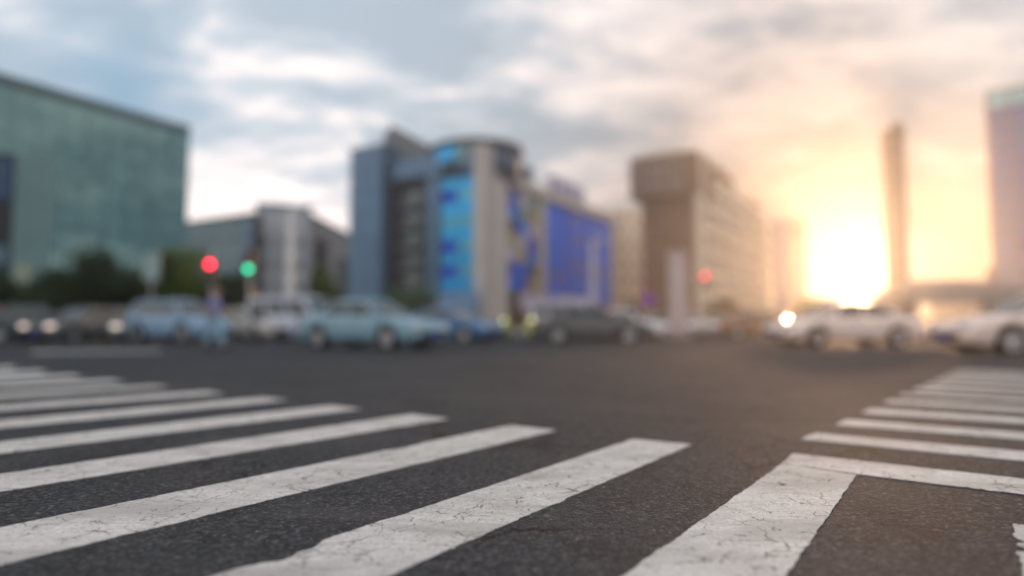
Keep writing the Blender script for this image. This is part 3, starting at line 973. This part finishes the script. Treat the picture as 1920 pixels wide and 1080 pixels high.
def lamp_post(x, d, ytop, label, r=.11, arm=1.6, m=None):
    m = m or M_POLE
    z = hz(ytop, d)
    o = thing('lamp_post', label, 'lamp post', G(x, d), 0, 'pale posts along the far kerb')
    MB().tube((0, 0, 0), (0, 0, z), r, r * .7, 12).build('pole', m, o)
    MB().box((0, 0, .2), (r * 4, r * 4, .4)).build('base', m, o)
    MB().tube((0, 0, z - .1), (arm, 0, z + .15), r * .5, r * .4, 8).build('arm', m, o)
    MB().box((arm + .3, 0, z + .16), (.7, .22, .1)).build('lamp_head', M_GREY, o)
    return o
lamp_post(540, 46, 392, 'tall pale lamp post in front of the pale grey block', .32, 1.0, M_WHITE)
lamp_post(1112, 52, 452, 'pale lamp post in front of the blue cladding', .34, .9, plain('lilac_pole', (.50, .48, .60), .5))
# pale pillar
o = thing('advertising_pillar', 'pale square pillar standing before the brown building', 'pillar', G(1272, 38))
zp = hz(474, 38)
q = MB().box((0, 0, zp / 2), (1.0, .5, zp)).build('shaft', plain('pink_white_panel', (.50, .42, .42), .5), o)
q.modifiers.new('bevel', 'BEVEL').width = .08
MB().box((0, 0, .12), (1.3, .8, .24)).build('base', M_CONC, o)
MB().box((0, 0, zp + .06), (1.14, .62, .12)).build('cap', M_GREY, o)
# round sign
o = thing('road_sign', 'round blue and red road sign on a thin pole before the beige block', 'sign', G(1216, 34))
zs = hz(562, 34)
MB().tube((0, .05, 0), (0, .05, zs + .35), .035, n=8).build('pole', M_POLE, o)
MB().tube((0, 0, zs), (0, -.03, zs), .42, n=28).build('red_rim', plain('sign_red', (.5, .02, .04), .4), o)
MB().tube((0, -.032, zs), (0, -.045, zs), .35, n=28).build('blue_face', plain('sign_blue', (.07, .06, .45), .4), o)
bx_ = MB(); bx_.add([(-.27, -.05, zs + .21), (-.21, -.05, zs + .27), (.27, -.05, zs - .21), (.21, -.05, zs - .27), (-.27, -.056, zs + .21), (-.21, -.056, zs + .27), (.27, -.056, zs - .21), (.21, -.056, zs - .27)],
        [(0, 1, 2, 3), (4, 7, 6, 5), (0, 4, 5, 1), (1, 5, 6, 2), (2, 6, 7, 3), (3, 7, 4, 0)])
bx_.build('red_bar', plain('sign_red', (.5, .02, .04), .4), o)
# pale round-topped signs/bollards before the glass building
for (x, y, d, m, lb) in ((40, 520, 36, plain('pale_olive_board', (.28, .32, .22), .5), 'pale olive board on a post at the left edge'),
                         (120, 520, 36, plain('pale_teal_board', (.25, .42, .42), .5), 'pale teal board on a post before the glass building'),
                         (172, 520, 36, plain('strong_blue_board', (.03, .12, .32), .5), 'dark blue board on a post right of the pale teal one'),
                         (282, 500, 34, plain('grey_teal_board', (.27, .38, .38), .5), 'tall grey-teal board between the two trees')):
    o = thing('street_banner', lb, 'banner', G(x, d), 0, 'banner boards along the pavement')
    zz_ = hz(y, d)
    MB().tube((0, 0, 0), (0, 0, zz_ + .7), .05, n=8).build('pole', M_POLE, o)
    q = MB().box((0, -.08, zz_), (.85, .06, 1.5)).build('board', m, o)
    q.modifiers.new('bevel', 'BEVEL').width = .02


# ================================================================== CARS
def lerp_prof(pts, x):
    for (xa, za), (xb, zb) in zip(pts, pts[1:]):
        if xa <= x <= xb:
            t_ = (x - xa) / (xb - xa)
            t_ = t_ * t_ * (3 - 2 * t_) * .5 + t_ * .5
            return za + (zb - za) * t_
    return pts[-1][1] if x > pts[-1][0] else pts[0][1]
KINDS = {
    'sedan': dict(L=4.7, W=1.80, wr=.32, wb=1.36, deck=[(-2.35, .72), (-2.25, .93), (-1.6, 1.0), (-.5, .96), (.9, .93), (1.7, .84), (2.2, .70), (2.35, .50)],
                  gh=(-1.75, 1.15, -.95, .28, 1.44)),
    'hatch': dict(L=4.1, W=1.72, wr=.31, wb=1.24, deck=[(-2.05, .70), (-1.98, .98), (-1.5, 1.02), (-.5, .98), (.9, .96), (1.5, .88), (1.92, .72), (2.05, .50)],
                  gh=(-1.97, 1.15, -1.55, .35, 1.50)),
    'suv': dict(L=4.6, W=1.85, wr=.37, wb=1.34, deck=[(-2.3, .85), (-2.22, 1.12), (-1.6, 1.15), (-.5, 1.12), (1.0, 1.08), (1.7, 1.02), (2.15, .88), (2.3, .60)],
                gh=(-2.2, 1.25, -1.85, .50, 1.76)),
    'van': dict(L=4.7, W=1.80, wr=.33, wb=1.36, deck=[(-2.35, .90), (-2.32, 1.15), (-1.6, 1.18), (-.5, 1.16), (1.3, 1.10), (1.9, 1.0), (2.25, .80), (2.35, .55)],
                gh=(-2.32, 1.95, -2.22, 1.15, 1.98)),
}
def car(kind, color, label, cx_, d, heading, head=False, tail=False, group='cars crossing the far side of the junction', zs=1.0, cat='car', name=None):
    K = KINDS[kind]
    L, Wd, wr, wb = K['L'], K['W'], K['wr'], K['wb']
    o = thing(name or {'sedan': 'sedan', 'hatch': 'hatchback', 'suv': 'suv', 'van': 'van'}[kind], label, cat, (gx(cx_, d), d, 0), heading, group)
    if name is None and kind == 'suv': o.name = 'car'
    pm = plain('car_paint_' + '_'.join('%02d' % int(v * 99) for v in color), color, .5, .0, .2, var=.02)
    # body hull
    mb = MB()
    N = 56
    rings = []
    for i in range(N + 1):
        x = -L / 2 + L * i / N
        zt_ = lerp_prof(K['deck'], x)
        e = min(1.0, (L / 2 - abs(x)) / .35)
        e = 1 - (1 - e) ** 2.2 * .22
        w = Wd / 2 * e
        zb = .22
        if abs(x) > L / 2 - .25: zb = .22 + .12 * (abs(x) - L / 2 + .25) / .25
        for xw in (-wb, wb):
            r = wr + .07
            if abs(x - xw) < r:
                zb = max(zb, wr + math.sqrt(r * r - (x - xw) ** 2))
        zm = max(zb + .02, min(zt_ - .16, .62))
        ring = [(0, zb), (w * .93, zb), (w * .985, max(zb + .01, zb + (zm - zb) * .35)), (w, zm), (w * .975, zm + (zt_ - zm) * .6), (w * .86, zt_ - .015), (w * .5, zt_ + .02), (0, zt_ + .03)]
        full = ring + [(-a, b_) for a, b_ in reversed(ring[1:-1])]
        rings.append([(x, a, b_) for a, b_ in full])
    m_ = len(rings[0])
    vs = [p for r in rings for p in r]
    fs = []
    for i in range(N):
        for j in range(m_):
            fs.append((i * m_ + j, i * m_ + (j + 1) % m_, (i + 1) * m_ + (j + 1) % m_, (i + 1) * m_ + j))
    fs += [tuple(range(m_)), tuple(reversed(range(N * m_, N * m_ + m_)))]
    mb.add(vs, fs)
    mb.build('body', pm, o, True)
    # greenhouse
    xr, xf, xr1, xf1, zr_ = K['gh']
    w0, w1 = Wd / 2 * .86, Wd / 2 * .70
    zbR, zbF = lerp_prof(K['deck'], xr) - .01, lerp_prof(K['deck'], xf) - .01
    def gpnt(t_, s_, side):   # t along (0 rear..1 front), s 0 base 1 top
        xb_, zb_ = xr + (xf - xr) * t_, zbR + (zbF - zbR) * t_
        xt_, zt2 = xr1 + (xf1 - xr1) * t_, zr_ - .05
        return Vector((xb_ + (xt_ - xb_) * s_, side * (w0 + (w1 - w0) * s_), zb_ + (zt2 - zb_) * s_))
    core = MB()
    c8 = [gpnt(a, s_, sd_) for s_ in (0, 1) for a, sd_ in ((0, -1), (1, -1), (1, 1), (0, 1))]
    core.add(c8, [(0, 3, 2, 1), (4, 5, 6, 7), (0, 1, 5, 4), (1, 2, 6, 5), (2, 3, 7, 6), (3, 0, 4, 7)])
    core.build('pillars', pm, o)
    rp = MB()
    rr = [(xr1 - .06, w1 * .9, zr_ - .05), (xr1 + .1, w1 * 1.02, zr_), (xf1 - .1, w1 * 1.02, zr_), (xf1 + .06, w1 * .9, zr_ - .05)]
    vs = []
    for (x, w, z) in rr:
        vs += [(x, -w, z - .05), (x, -w * .8, z + .0), (x, 0, z + .035), (x, w * .8, z + .0), (x, w, z - .05)]
    fs = [(i * 5 + j, i * 5 + j + 1, (i + 1) * 5 + j + 1, (i + 1) * 5 + j) for i in range(3) for j in range(4)]
    fs += [(0, 4, 3, 2, 1), (15, 16, 17, 18, 19), (0, 5, 10, 15, 19, 14, 9, 4)]
    rp.add(vs, fs).build('roof', pm, o, False)
    def pane_(name, a, b_, c_, d_):
        n = (b_ - a).cross(d_ - a).normalized()
        ctr = (a + b_ + c_ + d_) / 4
        if n.dot(ctr - Vector((0, 0, 1.0))) < 0: n = -n
        q_ = [a + n * .012, b_ + n * .012, c_ + n * .012, d_ + n * .012]
        q0 = [p - n * .03 for p in q_]
        return MB().add(q_ + q0, [(0, 1, 2, 3), (7, 6, 5, 4), (0, 4, 5, 1), (1, 5, 6, 2), (2, 6, 7, 3), (3, 7, 4, 0)]).build(name, M_CGLASS, o)
    def sm(t0, t1, s0, s1, sd_):
        return [gpnt(t0, s0, sd_), gpnt(t1, s0, sd_), gpnt(t1, s1, sd_), gpnt(t0, s1, sd_)]
    for sd_ in (-1, 1):
        for t0, t1 in ((.07, .30), (.33, .62), (.65, .93)) if kind in ('suv', 'van', 'hatch') else ((.10, .50), (.54, .92)):
            pane_('side_window', *sm(t0, t1, .1, .88, sd_))
    def cross_(t_, s0, s1, k):
        a, b_ = gpnt(t_, s0, -1), gpnt(t_, s0, 1)
        c_, d_ = gpnt(t_, s1, 1), gpnt(t_, s1, -1)
        for v_ in (a, b_, c_, d_): v_.y *= k
        return a, b_, c_, d_
    pane_('windscreen', *cross_(1, .06, .94, .92))
    pane_('rear_window', *cross_(0, .12, .88, .86))
    # wheels
    for xw in (-wb, wb):
        for sd_ in (-1, 1):
            yc = sd_ * (Wd / 2 - .11)
            ty = MB()
            prof = [(-.10, wr * .72), (-.105, wr * .9), (-.08, wr), (.08, wr), (.105, wr * .9), (.10, wr * .72)]
            n_ = 24
            vs = []
            for (yo, r) in prof:
                for k in range(n_):
                    a = 2 * math.pi * k / n_
                    vs.append((r * math.cos(a), yo, r * math.sin(a)))
            fs = [(i * n_ + k, i * n_ + (k + 1) % n_, (i + 1) * n_ + (k + 1) % n_, (i + 1) * n_ + k) for i in range(5) for k in range(n_)]
            ty.add(vs, fs)
            wh = link('wheel', None, o, (xw, yc, wr))
            wh.empty_display_size = .1
            ty.build('tyre', M_RUB, wh, True)
            rm = MB().tube((0, -.07, 0), (0, .07, 0), wr * .73, n=20)
            rm.tube((0, sd_ * .07, 0), (0, sd_ * .10, 0), wr * .16, n=10)
            for k in range(6):
                a = k * math.pi / 3
                rm.tube((0, sd_ * .085, 0), (wr * .68 * math.cos(a), sd_ * .085, wr * .68 * math.sin(a)), .025, .018, 5)
            rm.build('rim', M_RIM, wh)
            MB().tube((xw, sd_ * (Wd / 2 - .30), wr), (xw, sd_ * (Wd / 2 - .24), wr), wr + .06, n=20).build('wheel_arch', M_BLACK, o)
    zl_ = lerp_prof(K['deck'], L / 2 - .12)
    for sd_ in (-1, 1):
        hm = emis('headlight_on', (1.0, .80, .70), 1.1) if head else plain('headlight_off', (.6, .62, .64), .1, .3)
        q_ = MB().box((L / 2 - .16, sd_ * (Wd / 2 - .30), .66), (.24, .30, .15)); q_ = q_.build('headlight', hm, o); q_.modifiers.new('b', 'BEVEL').width = .03
        tm = emis('tail_light_on', (1.0, .04, .08), 9) if tail else plain('tail_light_off', (.30, .01, .01), .2)
        q_ = MB().box((-L / 2 + .07, sd_ * (Wd / 2 - .24), .80), (.16, .28, .18)).build('tail_light', tm, o); q_.modifiers.new('b', 'BEVEL').width = .03
        MB().box((xf - .25, sd_ * (Wd / 2 + .07), zbF + .10), (.12, .20, .13)).build('mirror', pm, o)
        for xd in (.15, -.75):
            MB().box((xd, sd_ * (Wd / 2 + .005), .80), (.18, .03, .03)).build('door_handle', M_BLACK, o)
    MB().box((L / 2 - .02, 0, .45), (.08, Wd * .62, .16)).build('grille', M_BLACK, o)
    MB().box((L / 2 + .025, 0, .38), (.02, .44, .13)).build('number_plate', plain('plate_blue', (.02, .06, .3), .4), o)
    MB().box((-L / 2 - .0, 0, .62), (.04, .44, .13)).build('number_plate', plain('plate_blue', (.02, .06, .3), .4), o)
    MB().box((0, 0, .24), (L * .9, Wd * .8, .1)).build('underbody', M_BLACK, o)
    return o
hA = math.atan2(-DA.y, -DA.x)      # travelling right, slightly towards the camera
hL = math.atan2(DA.y, DA.x)
hB = math.atan2(-DB.y, -DB.x)      # coming towards the camera
hBa = math.atan2(DB.y, DB.x)
G1, G2 = 'cars queueing on the left arm', 'cars in the middle of the junction'
car('hatch', (.30, .08, .08), 'dull red hatchback cut by the left edge of the picture', -22, 27, hBa - .3, tail=True, group=G1)
car('sedan', (.06, .08, .09), 'dark grey car with its red tail light lit, second from the left edge', 66, 26, hBa - .2, tail=True, group=G1)
car('sedan', (.08, .09, .09), 'dark grey car with both headlights lit, left of the pale green car', 160, 27, hB + .35, head=True, group=G1)
car('sedan', (.26, .29, .26), 'pale green-grey car with lit headlight before the dark hedge', 232, 29, hA - .35, head=True, group=G1)
car('suv', (.20, .34, .48), 'tall pale blue car behind the walking person', 335, 27, hA + .1, group=G1)
car('sedan', (.50, .46, .42), 'cream sedan just right of the walking person', 468, 29, hA, group=G1)
car('van', (.50, .56, .66), 'white van left of the teal car', 552, 29, hA + .1, group=G1, cat='van')
car('sedan', (.20, .35, .42), 'silvery teal car nearest the camera in the middle of the junction', 697, 19.2, hA, head=False, group=G2, name='taxi')
car('sedan', (.05, .16, .34), 'blue car right of the teal car', 842, 27, hA, head=False, group=G2)
car('van', (.55, .53, .66), 'lilac-white van behind the dark low sedan', 1072, 34, hA - .2, group=G2, cat='van')
car('sedan', (.10, .105, .115), 'dark grey low sedan before the lilac-white van', 1115, 25.5, hA + .35, group=G2)
car('hatch', (.66, .64, .66), 'white hatchback behind the rear of the dark low sedan', 1176, 33, hA, group=G2)
PK = 'pale cars parked in a row before the brown building'
for (x, colr, lb) in ((1236, (.42, .38, .28), 'parked beige car, leftmost of the row before the pale pillar'), (1288, (.62, .60, .58), 'parked white car at the foot of the pale pillar'),
                      (1338, (.60, .56, .52), 'parked off-white car, third of the parked row'), (1386, (.50, .42, .34), 'parked tan car, rightmost of the parked row')):
    car('hatch', colr, lb, x, 44, hB + .34, group=PK)
car('sedan', (.22, .12, .07), 'brown sedan between the parked row and the long pale car', 1440, 34, hA, group=G2)
car('sedan', (.80, .68, .62), 'long pale pink car side-on under the sun', 1578, 21, math.pi + .12, group=G2)
car('sedan', (.80, .64, .56), 'pale sedan cut by the right edge beside the far crosswalk', 1962, 15.2, math.pi - .06, group=G2)

# ================================================================== SCOOTERS
def scooter(x, d, rz, label, colr):
    o = thing('scooter', label, 'scooter', (gx(x, d), d, 0), rz, 'scooters waiting before the shops')
    pm = plain('scooter_paint_%d' % int(colr[0] * 100), colr, .3, 0, .6)
    for xw in (-.58, .62):
        w_ = MB()
        n_, k_ = 20, 8
        vs = []
        for i in range(n_):
            a = 2 * math.pi * i / n_
            for j in range(k_):
                b_ = 2 * math.pi * j / k_
                r = .20 + .05 * math.cos(b_)
                vs.append((r * math.cos(a), .05 * math.sin(b_), r * math.sin(a)))
        fs = [(i * k_ + j, ((i + 1) % n_) * k_ + j, ((i + 1) % n_) * k_ + (j + 1) % k_, i * k_ + (j + 1) % k_) for i in range(n_) for j in range(k_)]
        w_.add(vs, fs)
        wh = link('wheel', None, o, (xw, 0, .25))
        w_.build('tyre', M_RUB, wh, True)
        MB().tube((0, -.03, 0), (0, .03, 0), .15, n=14).build('rim', M_RIM, wh)
    def hull(name, secs, m):
        vs, fs = [], []
        n = 10
        for (x_, w, zc, h) in secs:
            for k in range(n):
                a = 2 * math.pi * k / n
                vs.append((x_, w * math.cos(a), zc + h * math.sin(a)))
        for i in range(len(secs) - 1):
            for k in range(n):
                fs.append((i * n + k, i * n + (k + 1) % n, (i + 1) * n + (k + 1) % n, (i + 1) * n + k))
        fs += [tuple(range(n)), tuple(range((len(secs) - 1) * n, len(secs) * n))]
        return MB().add(vs, fs).build(name, m, o, True)
    hull('rear_body', [(-.85, .04, .66, .04), (-.7, .14, .60, .14), (-.4, .17, .56, .18), (-.12, .15, .48, .16), (-.05, .10, .42, .08)], pm)
    hull('seat', [(-.82, .09, .76, .03), (-.6, .14, .78, .05), (-.2, .13, .76, .05), (-.02, .07, .74, .03)], M_BLACK)
    MB().box((.12, 0, .30), (.5, .28, .07)).build('footboard', M_BLACK, o)
    sh = MB()
    pr = [(.36, .30), (.42, .55), (.44, .80), (.40, .98)]
    vs, fs = [], []
    for (x_, z_) in pr:
        w = .20 - .06 * abs(z_ - .6)
        vs += [(x_ - .04, -w, z_), (x_ + .06, -w * .5, z_), (x_ + .10, 0, z_), (x_ + .06, w * .5, z_), (x_ - .04, w, z_)]
    fs = [(i * 5 + j, i * 5 + j + 1, (i + 1) * 5 + j + 1, (i + 1) * 5 + j) for i in range(3) for j in range(4)]
    fs += [(i * 5 + 4, i * 5, (i + 1) * 5, (i + 1) * 5 + 4) for i in range(3)] + [(0, 4, 3, 2, 1), (15, 16, 17, 18, 19)]
    sh.add(vs, fs).build('front_shield', pm, o)
    MB().tube((.62, 0, .25), (.42, 0, 1.0), .04, .03, 8).build('fork', M_BLACK, o)
    MB().tube((.38, -.32, 1.04), (.38, .32, 1.04), .018, n=8).build('handlebar', M_BLACK, o)
    MB().tube((.47, 0, .93), (.53, 0, .93), .08, .07, 14).build('headlight', emis('scooter_lamp', (.95, .95, .45), 1.6), o)
    MB().box((-.86, 0, .70), (.04, .14, .07)).build('tail_light', E_OFFR, o)
    return o
scooter(950, 30, R(-105), 'yellow-green scooter facing the camera, left of the pair before the shops', (.34, .42, .10))
scooter(993, 26, R(-80), 'pale yellow scooter with lit lamp, right of the pair before the shops', (.62, .64, .26))

# ================================================================== PERSON
def skin(name, pts, edges, radii, m, parent, sub=2, root=0):
    me = bpy.data.meshes.new(name)
    me.from_pydata(pts, edges, [])
    me.materials.append(m)
    o = link(name, me, parent)
    mod = o.modifiers.new('skin', 'SKIN')
    mod.use_smooth_shade = True
    for i, r in enumerate(radii):
        sv = me.skin_vertices[0].data[i]
        sv.radius = r if isinstance(r, tuple) else (r, r)
        sv.use_root = (i == root)
    s_ = o.modifiers.new('sub', 'SUBSURF'); s_.levels = sub; s_.render_levels = sub
    return o
M_SKIN = plain('skin_tone', (.42, .24, .16), .55, vs=3)
M_SHIRT = plain('lavender_cloth', (.26, .27, .52), .85, vs=3, bump=.3)
M_JEAN = plain('light_blue_cloth', (.27, .46, .58), .85, vs=3, bump=.3)
M_SHOE = plain('dark_shoe', (.02, .02, .022), .6)
M_HAIR = plain('brown_hair', (.06, .035, .02), .6)
pr = thing('person', 'person in lavender top and light blue trousers striding across the road', 'person', (gx(401, 17.8), 17.8, 0), R(8))
# x = walking direction (to the right), y = away from the camera
body_pts = [(0, 0, .93), (0, 0, 1.08), (.01, 0, 1.25), (.02, 0, 1.40), (.03, 0, 1.48), (.05, 0, 1.56),
            (.02, -.17, 1.39), (-.12, -.23, 1.14), (-.05, -.24, .91), (-.02, -.24, .84),
            (.02, .17, 1.39), (.14, .23, 1.15), (.30, .22, .98), (.34, .21, .92),
            (.0, -.10, .88), (.16, -.10, .50), (.30, -.10, .12), (.42, -.11, .06),
            (.0, .10, .88), (-.06, .10, .49), (-.27, .10, .14), (-.17, .11, .05)]
ed = [(0, 1), (1, 2), (2, 3), (3, 4), (4, 5), (3, 6), (6, 7), (7, 8), (8, 9), (3, 10), (10, 11), (11, 12), (12, 13), (0, 14), (14, 15), (15, 16), (16, 17), (0, 18), (18, 19), (19, 20), (20, 21)]
rad = [(.12, .15), (.11, .135), (.12, .16), (.10, .15), .055, .05, .055, .042, .033, .03, .055, .042, .033, .03, .09, .06, .042, .035, .09, .06, .042, .035]
skin('body', body_pts, ed, rad, M_SKIN, pr)
skin('shirt', [(0, 0, .95), (0, 0, 1.08), (.01, 0, 1.25), (.02, 0, 1.40), (.025, 0, 1.455), (.02, -.18, 1.39), (-.10, -.235, 1.17), (.02, .18, 1.39), (.12, .235, 1.18)],
     [(0, 1), (1, 2), (2, 3), (3, 4), (3, 5), (5, 6), (3, 7), (7, 8)], [(.14, .18), (.13, .16), (.14, .18), (.12, .17), (.07, .08), .075, .065, .075, .065], M_SHIRT, pr)
skin('trousers', [(0, 0, .96), (0, -.10, .86), (.16, -.10, .50), (.29, -.10, .16), (0, .10, .86), (-.06, .10, .49), (-.25, .10, .18)],
     [(0, 1), (1, 2), (2, 3), (0, 4), (4, 5), (5, 6)], [(.15, .19), .135, .10, .09, .135, .10, .09], M_JEAN, pr)
for (x, y, z, tilt) in ((.36, -.105, .06, .18), (-.20, .105, .075, -.45)):
    sh = MB()
    secs = [(-.12, .03, .02), (-.09, .042, .05), (0, .045, .05), (.10, .05, .032), (.17, .035, .02)]
    vs, fs = [], []
    for (sx, w, h) in secs:
        for k in range(10):
            a = 2 * math.pi * k / 10
            vs.append((sx * math.cos(tilt) - h * math.sin(a) * math.sin(tilt), w * math.cos(a), sx * math.sin(tilt) + h * math.sin(a) * math.cos(tilt)))
    for i in range(4):
        for k in range(10):
            fs.append((i * 10 + k, i * 10 + (k + 1) % 10, (i + 1) * 10 + (k + 1) % 10, (i + 1) * 10 + k))
    fs += [tuple(range(10)), tuple(range(40, 50))]
    sh.add(vs, fs).build('shoe', M_SHOE, pr, True, (x, y, z + .01))
# head with face
me = bpy.data.meshes.new('head')
bm = bmesh.new()
bmesh.ops.create_uvsphere(bm, u_segments=24, v_segments=18, radius=1)
for v in bm.verts:
    x, y, z = v.co
    jaw = 1 - .22 * max(0, -z)
    v.co = Vector((x * .098 * (1.02 if x > 0 else 1.0) , y * .078 * jaw, z * .122))
    if x > .8 and abs(y) < .3 and -.35 < z < .15: v.co.x += .018
    if x > .85 and abs(y) < .45 and -.6 < z < -.4: v.co.x += .006
bm.to_mesh(me); bm.free()
for p in me.polygons: p.use_smooth = True
me.materials.append(M_SKIN)
hd = link('head', me, pr, (.07, 0, 1.63))
for s_ in (-1, 1):
    MB().tube((.085, s_ * .03, .012), (.094, s_ * .03, .012), .012, .008, 10).build('eye', M_SHOE, hd)
    MB().tube((0, s_ * .074, -.005), (-.005, s_ * .088, 0), .026, .018, 10).build('ear', M_SKIN, hd)
MB().box((.088, 0, -.062), (.012, .045, .008)).build('mouth', plain('lip_tone', (.3, .1, .09), .5), hd)
me = bpy.data.meshes.new('hair')
bm = bmesh.new(); bmesh.ops.create_uvsphere(bm, u_segments=20, v_segments=14, radius=1)
bmesh.ops.delete(bm, geom=[v for v in bm.verts if v.co.z < (-.35 if v.co.x < .1 else .35)], context='VERTS')
for v in bm.verts: v.co = Vector((v.co.x * .108 - .006, v.co.y * .09, v.co.z * .130 + .006))
bm.to_mesh(me); bm.free(); me.materials.append(M_HAIR)
link('hair', me, hd)
def hand(side, base, direction, parent):
    o = link('hand', None, parent, base)
    d = Vector(direction).normalized()
    lat = Vector((1, 0, 0)) - d * d.x; lat.normalize()
    pn = d.cross(lat)
    pts = [Vector((0, 0, 0)), d * .045, d * .085]
    skin('palm', pts, [(0, 1), (1, 2)], [(.03, .016), (.04, .015), (.036, .013)], M_SKIN, o, 1)
    for k, ln in enumerate((.062, .072, .067, .052)):
        b0 = d * .08 + lat * (-.030 + .020 * k)
        skin('finger', [b0, b0 + d * ln * .45 + pn * side * .006, b0 + d * ln * .75 + pn * side * .018, b0 + d * ln * .9 + pn * side * .03], [(0, 1), (1, 2), (2, 3)], [.0095, .009, .008, .007], M_SKIN, o, 1)
    b0 = d * .02 + lat * .03
    skin('thumb', [b0, b0 + lat * .025 + d * .02, b0 + lat * .032 + d * .05], [(0, 1), (1, 2)], [.012, .011, .009], M_SKIN, o, 1)
hand(1, (-.02, -.24, .86), (.1, 0, -1), pr)
hand(-1, (.325, .215, .935), (.5, -.1, -.9), pr)

# ================================================================== HAZE
hx = MB().prism([(-120, -12), (130, -12), (130, 146), (-120, 146)], -1.1, 41.0)
me = hx.mesh('haze', M_WHITE)
me.materials.clear()
hm = bpy.data.materials.new('haze_air'); hm.use_nodes = True
tn = NT(hm.node_tree)
pv = tn.n('ShaderNodeVolumePrincipled')
pv.inputs['Color'].default_value = (.96, .95, .93, 1)
pv.inputs['Density'].default_value = 0.0008
pv.inputs['Anisotropy'].default_value = 0.82
mo = tn.n('ShaderNodeOutputMaterial'); tn.t.links.new(pv.outputs[0], mo.inputs['Volume'])
me.materials.append(hm)
hz_o = link('haze', me)
tag(hz_o, kind='stuff')
